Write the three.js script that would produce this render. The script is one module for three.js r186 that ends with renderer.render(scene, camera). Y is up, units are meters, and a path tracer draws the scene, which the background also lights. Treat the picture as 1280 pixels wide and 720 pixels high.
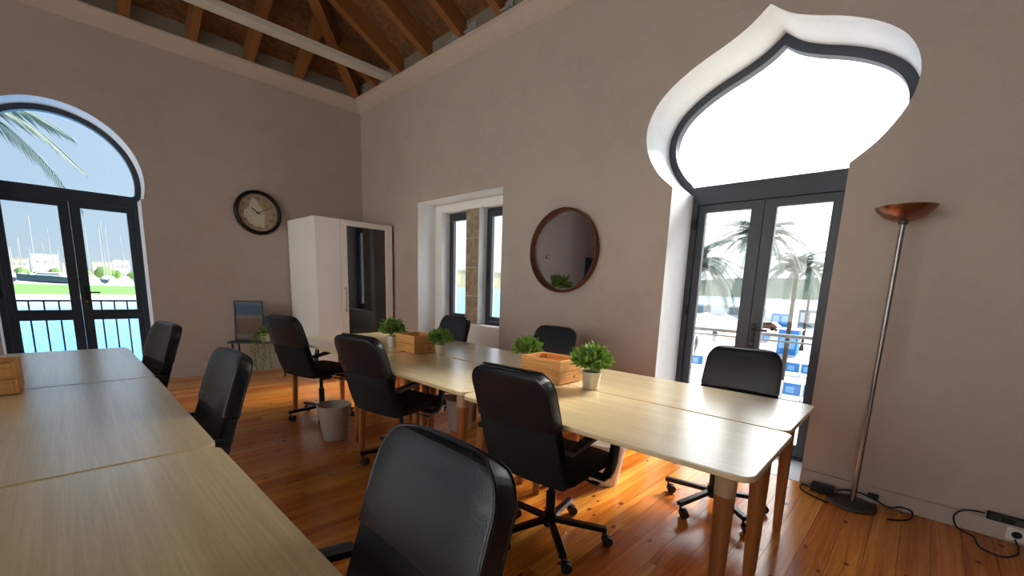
import * as THREE from 'three';
import { RoundedBoxGeometry } from 'three/addons/geometries/RoundedBoxGeometry.js';
import { mergeGeometries, toCreasedNormals } from 'three/addons/utils/BufferGeometryUtils.js';
import { MarchingCubes } from 'three/addons/objects/MarchingCubes.js';

const rad = THREE.MathUtils.degToRad;
const V2 = (x, y) => new THREE.Vector2(x, y);
const V3 = (x, y, z) => new THREE.Vector3(x, y, z);

// ---------------------------------------------------------------- camera
const scene = new THREE.Scene();
const camera = new THREE.PerspectiveCamera(2 * Math.atan(452 / 537.74) * 180 / Math.PI, 1280 / 904, 0.05, 6000);
camera.setViewOffset(1280, 904, 0, 0, 1280, 720);
{
  const yaw = rad(46.395), pitch = rad(9.804), roll = rad(1.979);
  const f = V3(Math.sin(yaw) * Math.cos(pitch), -Math.sin(pitch), -Math.cos(yaw) * Math.cos(pitch));
  const r0 = V3(Math.cos(yaw), 0, Math.sin(yaw)), u0 = r0.clone().cross(f);
  const r = r0.clone().multiplyScalar(Math.cos(roll)).addScaledVector(u0, Math.sin(roll));
  const u = u0.clone().multiplyScalar(Math.cos(roll)).addScaledVector(r0, -Math.sin(roll));
  camera.quaternion.setFromRotationMatrix(new THREE.Matrix4().makeBasis(r, u, f.clone().negate()));
  camera.position.set(0, 1.297, 0);
}
scene.add(camera);

// ---------------------------------------------------------------- sky, sun, exposure
const SUN = V3(0.77, 0.62, 0.15).normalize();
{
  const W = 512, H = 256, d = new Float32Array(W * H * 4);
  const zenith = [0.025, 0.115, 0.27], horizon = [0.155, 0.21, 0.24];
  for (let j = 0; j < H; j++) for (let i = 0; i < W; i++) {
    const el = ((j + 0.5) / H - 0.5) * Math.PI, az = ((i + 0.5) / W - 0.5) * 2 * Math.PI;
    const v = V3(Math.cos(el) * Math.cos(az), Math.sin(el), Math.cos(el) * Math.sin(az));
    const t = Math.pow(Math.max(0, v.y), 0.55);
    const c = v.dot(SUN);
    const gam = Math.acos(Math.min(1, Math.max(-1, c))) * 180 / Math.PI, glow = 6 * Math.exp(-gam / 19) + 0.12 * Math.exp(-gam / 60);
    for (let k = 0; k < 3; k++) {
      const base = horizon[k] + (zenith[k] - horizon[k]) * t;
      d[(j * W + i) * 4 + k] = v.y < 0 ? 0.45 * horizon[k] : base + glow * [1, 0.99, 0.93][k];
    }
    d[(j * W + i) * 4 + 3] = 1;
  }
  const sky = new THREE.DataTexture(d, W, H, THREE.RGBAFormat, THREE.FloatType);
  sky.mapping = THREE.EquirectangularReflectionMapping;
  sky.minFilter = sky.magFilter = THREE.LinearFilter;
  sky.needsUpdate = true;
  scene.background = sky;
  scene.backgroundIntensity = 1.0;
}
const sun = new THREE.DirectionalLight(new THREE.Color(1, 0.95, 0.87), 3.6);
sun.position.copy(SUN).multiplyScalar(120);
sun.castShadow = true;
Object.assign(sun.shadow.camera, { left: -70, right: 70, top: 70, bottom: -70, near: 1, far: 320 });
sun.shadow.mapSize.set(4096, 4096);
sun.shadow.radius = 36;   // a veiled, hazy sun
scene.add(sun, sun.target);

const renderer = new THREE.WebGLRenderer({ antialias: true });
renderer.toneMapping = THREE.LinearToneMapping;
renderer.toneMappingExposure = 2.9;
renderer.shadowMap.enabled = true;

// ---------------------------------------------------------------- helpers
let seed = 7;
const rnd = () => { seed = (seed * 1664525 + 1013904223) >>> 0; return seed / 4294967296; };
const rr = (a, b) => a + (b - a) * rnd();
const taken = {};
function numbered(name) {
  const n = taken[name] = (taken[name] ?? -1) + 1;
  return n ? `${name}_${String(n).padStart(3, '0')}` : name;
}
function shade(o) { o.traverse((m) => { if (m.isMesh) { m.castShadow = true; m.receiveShadow = true; } }); return o; }
function part(name, geo, mat, parent) {
  const m = new THREE.Mesh(Array.isArray(geo) ? merge(geo) : geo, mat);
  m.name = name; m.castShadow = m.receiveShadow = true;
  parent.add(m);
  return m;
}
function thing(name, label, category, [x, y, z] = [0, 0, 0], turn = 0, group) {
  const o = new THREE.Group();
  o.name = numbered(name); o.position.set(x, y, z); o.rotation.y = turn;
  o.userData = { label, category };
  if (group) o.userData.group = group;
  scene.add(o);
  return o;
}
function single(name, geo, mat, label, category, group) {
  const m = part(numbered(name), geo, mat, scene);
  m.userData = { label, category };
  if (group) m.userData.group = group;
  return m;
}
function struct(name, geo, mat, label, category) {
  let o;
  if (geo) o = part(name, geo, mat, scene);
  else { o = new THREE.Group(); o.name = name; scene.add(o); }
  o.userData = { kind: 'structure', label, category };
  return o;
}
function clean(g) {
  g = g.index ? g.toNonIndexed() : g;
  for (const k of Object.keys(g.attributes)) if (!['position', 'normal', 'uv'].includes(k)) g.deleteAttribute(k);
  if (!g.attributes.normal) g.computeVertexNormals();
  if (!g.attributes.uv) g.setAttribute('uv', new THREE.BufferAttribute(new Float32Array(g.attributes.position.count * 2), 2));
  g.clearGroups();
  return g;
}
const merge = (list) => mergeGeometries(list.map(clean));
// uv in metres, u along the grain axis
function grain(geo, axis = 'x', ou = 0, ov = 0) {
  const g = geo.index ? geo.toNonIndexed() : geo;
  const p = g.attributes.position, n = g.attributes.normal, uv = new Float32Array(p.count * 2);
  const ax = 'xyz'.indexOf(axis);
  for (let i = 0; i < p.count; i++) {
    const P = [p.getX(i), p.getY(i), p.getZ(i)], N = [n.getX(i), n.getY(i), n.getZ(i)].map(Math.abs);
    const dom = N.indexOf(Math.max(...N));
    const rest = [0, 1, 2].filter((k) => k !== dom);
    const u = dom === ax ? rest[0] : ax, v = rest.find((k) => k !== u);
    uv[2 * i] = P[u] + ou; uv[2 * i + 1] = P[v] + ov;
  }
  g.setAttribute('uv', new THREE.BufferAttribute(uv, 2));
  return g;
}
function box(w, h, d, x = 0, y = 0, z = 0, axis = 'x', bev = 0) {
  const g = bev ? new RoundedBoxGeometry(w, h, d, 2, bev) : new THREE.BoxGeometry(w, h, d);
  g.translate(x, y, z);
  return grain(g, axis, x * 0.37, z * 0.61);
}
const span = (x0, x1, y0, y1, z0, z1, axis = 'x', bev = 0) => box(x1 - x0, y1 - y0, z1 - z0, (x0 + x1) / 2, (y0 + y1) / 2, (z0 + z1) / 2, axis, bev);
function cyl(r0, r1, h, x, y, z, seg = 20) { const g = new THREE.CylinderGeometry(r1, r0, h, seg); g.translate(x, y + h / 2, z); return g; }
function rod(a, b, r, seg = 8) {   // a straight bar between two points
  const d = b.clone().sub(a), g = new THREE.CylinderGeometry(r, r, d.length(), seg);
  g.applyQuaternion(new THREE.Quaternion().setFromUnitVectors(V3(0, 1, 0), d.clone().normalize()));
  g.translate(...a.clone().add(b).multiplyScalar(0.5).toArray());
  return g;
}
function tube(pts, r, n = 40, seg = 8) { return new THREE.TubeGeometry(new THREE.CatmullRomCurve3(pts), n, r, seg); }
// a box between two points: its bottom centre line runs from a to b, `side` is horizontal
function beam(a, b, width, depth) {
  const d = b.clone().sub(a), L = d.length(), x = d.normalize();
  const z = V3(0, 1, 0).cross(x).normalize().multiplyScalar(-1), y = z.clone().cross(x);
  const g = new THREE.BoxGeometry(L, depth, width); g.translate(0, depth / 2, 0);
  grain(g, 'x', a.x + a.z * 3.1, a.z * 1.7);
  const uv = g.attributes.uv;
  g.applyMatrix4(new THREE.Matrix4().makeBasis(x, y, z));
  g.translate((a.x + b.x) / 2, (a.y + b.y) / 2, (a.z + b.z) / 2);
  return grainKeep(g, uv);
}
function grainKeep(g) { return g; }
// rings of equal length -> closed skin with end caps
function loft(rings, creased = 0) {
  const n = rings[0].length, pos = [], idx = [];
  for (const r of rings) for (const p of r) pos.push(p.x, p.y, p.z);
  for (let i = 0; i + 1 < rings.length; i++) for (let k = 0; k < n; k++) {
    const a = i * n + k, b = i * n + (k + 1) % n, c = a + n, d = b + n;
    idx.push(a, b, c, b, d, c);
  }
  const cap = (ring, base, flip) => {
    const c = ring.reduce((s, p) => s.add(p), V3(0, 0, 0)).multiplyScalar(1 / n), at = pos.length / 3;
    pos.push(c.x, c.y, c.z);
    for (let k = 0; k < n; k++) flip ? idx.push(at, base + (k + 1) % n, base + k) : idx.push(at, base + k, base + (k + 1) % n);
  };
  cap(rings[0], 0, true); cap(rings[rings.length - 1], (rings.length - 1) * n, false);
  let g = new THREE.BufferGeometry();
  g.setAttribute('position', new THREE.Float32BufferAttribute(pos, 3));
  g.setIndex(idx);
  g = toCreasedNormals(g, creased || rad(50));
  return grain(g, 'x');
}
// rounded-rectangle section, half sizes a (along A) and b (along B)
function section(c, A, B, a, b, n = 20, e = 4) {
  const out = [];
  for (let k = 0; k < n; k++) {
    const t = k / n * 2 * Math.PI, co = Math.cos(t), si = Math.sin(t);
    const x = Math.sign(co) * Math.pow(Math.abs(co), 2 / e), y = Math.sign(si) * Math.pow(Math.abs(si), 2 / e);
    out.push(c.clone().addScaledVector(A, a * x).addScaledVector(B, b * y));
  }
  return out;
}
// rectangle section with small rounded corners, half sizes a (along A) and b (along B)
function boxSection(c, A, B, a, b, r, per = 5, mid = 5) {
  const out = [], q = Math.min(r, a * 0.98, b * 0.98);
  for (let k = 0; k < 4; k++) {
    const sx = k === 0 || k === 3 ? 1 : -1, sy = k < 2 ? 1 : -1;
    for (let i = 0; i < per; i++) {
      const t = (k + i / (per - 1)) * Math.PI / 2;
      out.push(c.clone().addScaledVector(A, sx * (a - q) + q * Math.cos(t)).addScaledVector(B, sy * (b - q) + q * Math.sin(t)));
    }
    if (k % 2 === 0) for (let i = 1; i <= mid; i++) { const w = 1 - 2 * i / (mid + 1); out.push(c.clone().addScaledVector(A, (a - q) * w * sx).addScaledVector(B, sy * b)); }
  }
  return out;
}
function shapeOf(pts) { return new THREE.Shape(pts); }
function slab(shape, depth, bev = 0) {
  const g = new THREE.ExtrudeGeometry(shape, { depth: depth - 2 * bev, bevelEnabled: bev > 0, bevelThickness: bev, bevelSize: bev, bevelOffset: -bev, bevelSegments: 2, curveSegments: 12 });
  if (bev) g.translate(0, 0, bev);
  return g;
}
const rectPts = (x0, x1, y0, y1) => [V2(x0, y0), V2(x1, y0), V2(x1, y1), V2(x0, y1)];
function roundRect(w, h, r) {
  const s = new THREE.Shape(), x = -w / 2, y = -h / 2;
  s.moveTo(x + r, y); s.lineTo(x + w - r, y); s.absarc(x + w - r, y + r, r, -Math.PI / 2, 0);
  s.lineTo(x + w, y + h - r); s.absarc(x + w - r, y + h - r, r, 0, Math.PI / 2);
  s.lineTo(x + r, y + h); s.absarc(x + r, y + h - r, r, Math.PI / 2, Math.PI);
  s.lineTo(x, y + r); s.absarc(x + r, y + r, r, Math.PI, Math.PI * 1.5);
  return s;
}
// counter-clockwise polygon moved inwards by d
function inset(pts, d) {
  const n = pts.length;
  return pts.map((p, i) => {
    const a = pts[(i + n - 1) % n], b = pts[(i + 1) % n];
    const e1 = p.clone().sub(a).normalize(), e2 = b.clone().sub(p).normalize();
    const n1 = V2(-e1.y, e1.x), n2 = V2(-e2.y, e2.x), m = n1.clone().add(n2);
    if (m.length() < 0.2) return p.clone().addScaledVector(n1, d);
    m.normalize();
    return p.clone().addScaledVector(m, d / Math.max(0.45, m.dot(n1)));
  });
}
const toRight = (g, x) => { g.rotateY(Math.PI / 2); g.translate(x, 0, 0); return g; };   // shape drawn in (-z, y), depth towards +x
const toBack = (g, zFront, depth) => { g.translate(0, 0, zFront - depth); return g; };   // shape drawn in (x, y)

// ---------------------------------------------------------------- textures
const hash = (x, y) => { let h = (x * 374761393 + y * 668265263) | 0; h = Math.imul(h ^ (h >>> 13), 1274126177); return ((h ^ (h >>> 16)) >>> 0) / 4294967296; };
function vnoise(x, y, px = 1e9, py = 1e9) {   // value noise, tiles at px, py
  const xi = Math.floor(x), yi = Math.floor(y), fx = x - xi, fy = y - yi;
  const w = (v, p) => ((v % p) + p) % p, s = (t) => t * t * (3 - 2 * t);
  const a = hash(w(xi, px), w(yi, py)), b = hash(w(xi + 1, px), w(yi, py)), c = hash(w(xi, px), w(yi + 1, py)), d = hash(w(xi + 1, px), w(yi + 1, py));
  const u = s(fx), v = s(fy);
  return a + (b - a) * u + (c - a) * v + (a - b - c + d) * u * v;
}
const lerp3 = (a, b, t) => a.map((v, k) => v + (b[k] - v) * t);
function texture(size, fn, srgb = true) {
  const d = new Uint8Array(size * size * 4);
  for (let j = 0; j < size; j++) for (let i = 0; i < size; i++) {
    const c = fn(i / size, j / size);
    for (let k = 0; k < 3; k++) d[(j * size + i) * 4 + k] = Math.max(0, Math.min(255, Math.round(c[k] * 255)));
    d[(j * size + i) * 4 + 3] = 255;
  }
  const t = new THREE.DataTexture(d, size, size);
  t.wrapS = t.wrapT = THREE.RepeatWrapping; t.magFilter = THREE.LinearFilter; t.minFilter = THREE.LinearFilter;
  if (srgb) t.colorSpace = THREE.SRGBColorSpace;
  t.needsUpdate = true;
  return t;
}
function rep(t, u, v) { const c = t.clone(); c.repeat.set(u, v); c.needsUpdate = true; return c; }
// pine floor boards: 2 m along the grain, 1 m across
const knots = []; { for (let k = 0; k < 26; k++) knots.push([rnd(), rnd(), rr(0.010, 0.019)]); }
const pineTex = texture(1024, (u, v) => {
  let bend = 0, dark = 0;
  for (const [ku, kv, kr] of knots) {
    const du = (((u - ku + 1.5) % 1) - 0.5) * 2, dv = (((v - kv + 1.5) % 1) - 0.5);
    const q = (du * du) / (16 * kr * kr) + (dv * dv) / (2.2 * kr * kr);
    bend += Math.sign(dv) * 0.012 * Math.exp(-q * 0.35);
    const e = Math.sqrt(du * du / 2.6 + dv * dv) / kr;
    if (e < 1) dark = Math.max(dark, Math.min(0.85, (1 - e) * 1.5));
  }
  const vv = v + bend + 0.012 * (vnoise(u * 4, v * 10, 4, 10) - 0.5);
  const broad = vnoise(u * 3, vv * 22, 3, 22), mid = vnoise(u * 4, vv * 90, 4, 90), fine = vnoise(u * 24, vv * 400, 24, 400);
  const t = Math.min(1, Math.max(0, 0.15 + 0.5 * broad + 0.45 * Math.pow(mid, 1.6) - 0.12));
  let c = lerp3([0.98, 0.72, 0.33], [0.76, 0.42, 0.15], t);
  c = c.map((x) => x * (0.93 + 0.14 * fine));
  return lerp3(c, [0.42, 0.19, 0.12], dark);
});
const pine = rep(pineTex, 0.5, 1);
// bamboo / oak desk veneer, fine straight strips: 1 m x 1 m
const deskTex = texture(1024, (u, v) => {
  const strip = vnoise(u * 2, v * 48, 2, 48), fine = vnoise(u * 6, v * 260, 6, 260), fleck = vnoise(u * 40, v * 512, 40, 512);
  const t = 0.45 * strip + 0.4 * fine + 0.25 * fleck;
  return lerp3([0.96, 0.88, 0.69], [0.82, 0.72, 0.52], t);
});
const softwoodTex = texture(512, (u, v) => {
  const w = v + 0.02 * vnoise(u * 3, v * 5, 3, 5);
  const t = 0.55 * vnoise(u * 2, w * 30, 2, 30) + 0.45 * vnoise(u * 6, w * 120, 6, 120);
  return lerp3([0.95, 0.80, 0.58], [0.74, 0.53, 0.32], t);
});
const roofTex = texture(512, (u, v) => {   // strand board
  const t = 0.5 * vnoise(u * 26, v * 60, 26, 60) + 0.3 * vnoise(u * 70, v * 24, 70, 24) + 0.3 * vnoise(u * 5, v * 5, 5, 5);
  return lerp3([0.56, 0.39, 0.25], [0.30, 0.19, 0.11], t);
});
const plasterTex = texture(512, (u, v) => {
  const t = 0.5 * vnoise(u * 7, v * 7, 7, 7) + 0.3 * vnoise(u * 31, v * 31, 31, 31) + 0.2 * vnoise(u * 128, v * 128, 128, 128);
  const k = 0.955 + 0.09 * t;
  return [k, k, k];
});
const bumpTex = texture(512, (u, v) => {
  const t = 0.6 * vnoise(u * 60, v * 60, 60, 60) + 0.4 * vnoise(u * 200, v * 200, 200, 200);
  return [t, t, t];
}, false);
const leatherBump = texture(512, (u, v) => {
  const t = 0.5 * vnoise(u * 128, v * 128, 128, 128) + 0.5 * vnoise(u * 256, v * 256, 256, 256);
  return [t, t, t];
}, false);
const stoneTex = texture(512, (u, v) => {
  const t = 0.5 * vnoise(u * 12, v * 12, 12, 12) + 0.3 * vnoise(u * 50, v * 50, 50, 50) + 0.3 * vnoise(u * 180, v * 180, 180, 180);
  return lerp3([0.80, 0.74, 0.64], [0.55, 0.48, 0.40], t);
});
const waterBump = texture(512, (u, v) => {
  const t = 0.55 * vnoise(u * 14 + 0.3 * Math.sin(v * 12.566), v * 34, 14, 34) + 0.45 * vnoise(u * 40, v * 90, 40, 90);
  return [t, t, t];
}, false);
const pavingTex = texture(512, (u, v) => {
  const t = 0.6 * vnoise(u * 6, v * 6, 6, 6) + 0.4 * vnoise(u * 60, v * 60, 60, 60);
  return lerp3([0.86, 0.84, 0.80], [0.68, 0.66, 0.62], t);
});

// ---------------------------------------------------------------- materials
const std = (o) => new THREE.MeshStandardMaterial(o);
const phy = (o) => new THREE.MeshPhysicalMaterial(o);
const M = {
  wall: std({ color: 0xbcafa8, map: rep(plasterTex, 0.6, 0.6), roughness: 0.85, bumpMap: rep(bumpTex, 1.5, 1.5), bumpScale: 0.0012 }),
  reveal: std({ color: 0xeceef0, map: rep(plasterTex, 0.6, 0.6), roughness: 0.7 }),
  cornice: std({ color: 0xcabdb2, map: rep(plasterTex, 0.6, 0.6), roughness: 0.85 }),
  outside: std({ color: 0xd9cdbd, roughness: 0.9 }),
  stone: std({ map: rep(stoneTex, 2, 2), roughness: 0.9, bumpMap: rep(bumpTex, 4, 4), bumpScale: 0.003 }),
  frame: std({ color: 0x343943, roughness: 0.42, metalness: 0.1 }),
  frameDark: std({ color: 0x17181b, roughness: 0.4, metalness: 0.3 }),
  glass: phy({ color: 0xffffff, roughness: 0, transmission: 1, thickness: 0, ior: 1.45 }),
  tieWhite: std({ color: 0xd8d6cf, roughness: 0.6 }),
  rafter: std({ color: 0xa5896e, map: softwoodTex, roughness: 0.75 }),
  deck: std({ map: rep(roofTex, 0.8, 0.8), roughness: 0.85 }),
  plate: std({ color: 0x857b6e, roughness: 0.9, map: rep(plasterTex, 1.3, 1.3) }),
  subfloor: std({ color: 0x2a140a, roughness: 0.9 }),
  desk: phy({ map: deskTex, roughness: 0.3, ior: 1.9, clearcoat: 1, clearcoatRoughness: 0.26 }),
  leg: std({ color: 0xb48c6c, map: softwoodTex, roughness: 0.45 }),
  legCap: std({ color: 0xb2906f, roughness: 0.5 }),
  leather: std({ color: 0x14171f, roughness: 0.36, bumpMap: rep(leatherBump, 3, 3), bumpScale: 0.0004 }),
  fabric: std({ color: 0x080b14, roughness: 0.9, bumpMap: rep(leatherBump, 5, 5), bumpScale: 0.0008 }),
  piping: std({ color: 0x14151a, roughness: 0.3 }),
  blackSteel: std({ color: 0x16171a, roughness: 0.3, metalness: 0.4 }),
  blackPlastic: std({ color: 0x121316, roughness: 0.45 }),
  chrome: std({ color: 0xc9c9cb, roughness: 0.18, metalness: 1 }),
  lampSteel: std({ color: 0x8e8a88, roughness: 0.25, metalness: 0.9 }),
  lampBase: std({ color: 0x55534f, roughness: 0.35, metalness: 0.8 }),
  lampBowl: std({ color: 0x8a5a44, roughness: 0.25, metalness: 0.75 }),
  cabinet: std({ color: 0xf3f3f4, roughness: 0.5 }),
  cabinetFrame: std({ color: 0xf4f1ea, roughness: 0.45 }),
  darkGlass: phy({ color: 0x15161b, roughness: 0.03, ior: 1.9 }),
  mirror: std({ color: 0xd2d4dc, roughness: 0.02, metalness: 1 }),
  walnut: std({ color: 0x6b4742, map: softwoodTex, roughness: 0.5 }),
  crate: std({ color: 0xf6dfbd, map: softwoodTex, roughness: 0.65 }),
  dark: std({ color: 0x0a0a0a, roughness: 0.8 }),
  pot: std({ color: 0xcfc5b2, roughness: 0.35, metalness: 0.35 }),
  whitePot: std({ color: 0xe6e6df, roughness: 0.4 }),
  soil: std({ color: 0x2b2019, roughness: 1 }),
  leaf: phy({ color: 0x82a640, roughness: 0.55, transmission: 0.25, thickness: 0, side: THREE.DoubleSide }),
  bin: std({ color: 0xb9aea6, roughness: 0.55 }),
  binWhite: std({ color: 0xd9d4cb, roughness: 0.5 }),
  plasticWhite: std({ color: 0xe4e2dc, roughness: 0.4 }),
  palmTrunk: std({ color: 0x6f675c, roughness: 0.95, map: rep(stoneTex, 1, 1) }),
  palmLeaf: phy({ color: 0x55685a, roughness: 0.6, transmission: 0.2, thickness: 0, side: THREE.DoubleSide }),
  paving: std({ map: rep(pavingTex, 0.2, 0.2), roughness: 0.9 }),
  water: phy({ color: 0x4a9fdc, roughness: 0.12, bumpMap: rep(waterBump, 0.12, 0.12), bumpScale: 0.16 }),
  lawn: std({ color: 0x5f9646, roughness: 1, map: rep(plasterTex, 0.05, 0.05) }),
  bank: std({ color: 0xe6e2d8, roughness: 1, map: rep(plasterTex, 0.1, 0.1) }),
  facade: std({ color: 0xf4f1ea, roughness: 0.9, map: rep(plasterTex, 0.3, 0.3) }),
  houseWall: std({ color: 0xb9b2a5, roughness: 0.9 }),
  hill: std({ color: 0xa39f80, roughness: 1 }),  // pale tone: distance haze is put into the colour
  blue: std({ color: 0x2f80cf, roughness: 0.6 }),
  white: std({ color: 0xeceae4, roughness: 0.6 }),
  greyPaint: std({ color: 0x8e9294, roughness: 0.7 }),
  navy: std({ color: 0x2f4360, roughness: 0.4 }),
  treeGreen: std({ color: 0x5c7d3f, roughness: 1 }),
};
const PLANKS = [0xfff4e4, 0xf2dcc4, 0xffffff, 0xe6c4a6, 0xfae6cf].map((c) => std({ color: c, map: pine, roughness: 0.16, bumpMap: rep(leatherBump, 1, 6), bumpScale: 0.0002 }));

// ---------------------------------------------------------------- room shell
const XR = 3.53, XL = -3.30, ZB = -6.81, ZF = 4.69, TOP = 4.0, TH = 0.60;

// the ogee (onion arch) opening of the door in the wall beside the desks, in (-z, y)
const OC = 1.062;
const ogeeHalf = [[0.573, 2.14], [0.700, 2.255], [0.805, 2.42], [0.838, 2.56], [0.822, 2.68], [0.765, 2.79], [0.685, 2.872], [0.565, 2.952], [0.42, 3.022], [0.26, 3.082], [0.12, 3.15], [0, 3.245]];
function ogeePts(c = OC, from = 0) {
  const curve = new THREE.CatmullRomCurve3(ogeeHalf.map(([d, y]) => V3(d, y, 0)), false, 'centripetal').getPoints(44);
  const right = curve.map((p) => V2(c + p.x, p.y)), left = curve.slice(0, -1).reverse().map((p) => V2(c - p.x, p.y));
  return [...right, ...left].slice(from);
}
const ogeeOpening = [V2(OC - 0.573, 0), V2(OC + 0.573, 0), ...ogeePts()];
const twinRecess = rectPts(3.588, 5.250, 0, 2.394);
{
  const s = shapeOf(rectPts(-ZF - TH, -ZB + TH, -0.05, TOP));
  s.holes.push(new THREE.Path(ogeeOpening), new THREE.Path(twinRecess));
  struct('wall_right', toRight(slab(s, TH), XR), [M.wall, M.reveal], 'taupe plaster wall with the onion-arched door, round mirror and deep window niche', 'wall');
}
// the horseshoe-arched opening of the door towards the water, in (x, y)
const AC = V2(0.115, 2.345), AR = 0.70, AL = -0.46, AQ = 0.765;
function archPts() {
  const a0 = Math.asin((2.17 - AC.y) / AR), out = [];
  for (let k = 0; k <= 48; k++) { const a = a0 + (Math.PI - 2 * a0) * k / 48; out.push(V2(AC.x + AR * Math.cos(a), AC.y + AR * Math.sin(a))); }
  return out;
}
const archOpening = [V2(AL, 0), V2(AQ, 0), V2(AQ, 2.16), ...archPts(), V2(AL, 2.16)];
{
  const s = shapeOf(rectPts(XL, XR, -0.05, TOP));
  s.holes.push(new THREE.Path(archOpening));
  struct('wall_back', toBack(slab(s, TH), ZB, TH), [M.wall, M.reveal], 'taupe plaster wall with the horseshoe-arched glass door and the wall clock', 'wall');
}
{ // the two walls behind the camera, with plain tall windows added to light the room
  const s = shapeOf(rectPts(ZB - TH, ZF + TH, -0.05, TOP));
  const openL = [[-5.6, -3.5], [-3.1, -1.0], [0.2, 1.6]];
  for (const [a, b] of openL) s.holes.push(new THREE.Path(rectPts(a, b, 0.10, 3.5)));
  const g = slab(s, TH); g.rotateY(-Math.PI / 2); g.translate(XL, 0, 0);
  struct('wall_left', g, [M.wall, M.reveal], 'taupe plaster wall with tall added windows facing the round mirror', 'wall');
  openL.forEach(([a, b], k) => window2(`window_${k + 2}`, (gg) => { gg.rotateY(-Math.PI / 2); gg.translate(XL - 0.34, 0, 0); return gg; }, a, b, 0.10, 3.5));
  const f = shapeOf(rectPts(XL, XR, -0.05, TOP)), openF = [[-3.0, -1.2]];
  for (const [a, b] of openF) f.holes.push(new THREE.Path(rectPts(a, b, 0.10, 3.5)));
  const gf = slab(f, TH); gf.translate(0, 0, ZF);
  struct('wall_front', gf, [M.wall, M.reveal], 'taupe plaster end wall with one tall added window', 'wall');
  openF.forEach(([a, b], k) => window2(`window_${k + 5}`, (gg) => { gg.translate(0, 0, ZF + 0.34); return gg; }, a, b, 0.10, 3.5));
}
function window2(name, place, a, b, y0, y1) {
  const o = struct(name, null, null, 'added unseen window with dark frame and central mullion that lights the room', 'window');
  const m = (a + b) / 2, s = shapeOf(rectPts(a, b, y0, y1));
  for (const [p, q] of [[a + 0.08, m - 0.05], [m + 0.05, b - 0.08]]) s.holes.push(new THREE.Path(rectPts(p, q, y0 + 0.08, y1 - 0.08)));
  part('window_frame', place(slab(s, 0.06)), M.frame, o);
  for (const [p, q] of [[a + 0.08, m - 0.05], [m + 0.05, b - 0.08]]) { const g = slab(shapeOf(rectPts(p, q, y0 + 0.08, y1 - 0.08)), 0.006); g.translate(0, 0, 0.027); part('pane', place(g), M.glass, o); }
}

// floor: boards run across the room, towards the window wall
const floor = struct('floor', null, null, 'glossy orange pine floorboards with knots', 'floor');
part('subfloor', span(XL, XR + TH, -0.12, -0.022, ZB - TH, ZF), M.subfloor, floor);
{
  const w = 0.125; let n = 0;
  for (let z = ZB; z < ZF - 0.01; z += w) {
    const d = Math.min(w, ZF - z), cuts = [XL];
    let x = XL + rr(1.3, 3.0);
    while (x < XR - 0.5) { cuts.push(x); x += rr(2.3, 3.3); }
    cuts.push(XR);
    for (let k = 0; k + 1 < cuts.length; k++) {
      const g = new THREE.BoxGeometry(cuts[k + 1] - cuts[k] - 0.0016, 0.02, d - 0.0016);
      g.translate((cuts[k] + cuts[k + 1]) / 2, -0.012 + rr(-0.0004, 0.0004), z + d / 2);
      part('plank', grain(g, 'x', rr(0, 2), rr(0, 1)), PLANKS[Math.floor(rnd() * PLANKS.length)], floor);
      n++;
    }
  }
  for (const [x0, x1, z0, z1] of [[XR, XR + TH, -1.635, -0.489], [AL, AQ, ZB - TH, ZB]])
    part('threshold', span(x0, x1, -0.022, -0.002, z0, z1), M.stone, floor);
}

// cornice: a flared plaster ledge round the top of the walls
{
  const prof = [[-0.02, 3.868], [0.004, 3.872], [0.03, 3.888], [0.085, 3.925], [0.135, 3.985], [0.158, 3.995], [0.158, 4.012], [-0.02, 4.012]];
  const corners = [[XR, ZB, -1, 1], [XR, ZF, -1, -1], [XL, ZF, 1, -1], [XL, ZB, 1, 1]];
  const ring = ([x, z, sx, sz]) => prof.map(([d, y]) => V3(x + sx * d, y, z + sz * d));
  const names = ['window wall', 'end wall', 'wall opposite the mirror', 'wall with the clock'];
  for (let k = 0; k < 4; k++) struct(`trim_${k + 1}`, loft([ring(corners[k]), ring(corners[(k + 1) % 4])], rad(25)), M.cornice, `flared plaster cornice along the ${names[k]}`, 'cornice');
}
// baseboards
{
  const h = 0.105, t = 0.016;
  const run = (list) => list.map(([x0, x1, z0, z1]) => span(x0, x1, 0, h, z0, z1, x1 - x0 > z1 - z0 ? 'x' : 'z', 0.004));
  struct('baseboard_right', merge(run([[XR - t, XR, -0.489, ZF - t], [XR - t, XR, -3.588, -1.635], [XR - t, XR, ZB + t, -5.25]])), M.wall, 'low taupe skirting along the window wall', 'baseboard');
  struct('baseboard_back', merge(run([[AQ, XR - t, ZB, ZB + t], [XL + t, AL, ZB, ZB + t]])), M.wall, 'low taupe skirting under the wall clock', 'baseboard');
  struct('baseboard_left', merge(run([[XL, XL + t, ZB, ZF]])), M.wall, 'low taupe skirting facing the round mirror', 'baseboard');
}

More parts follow.
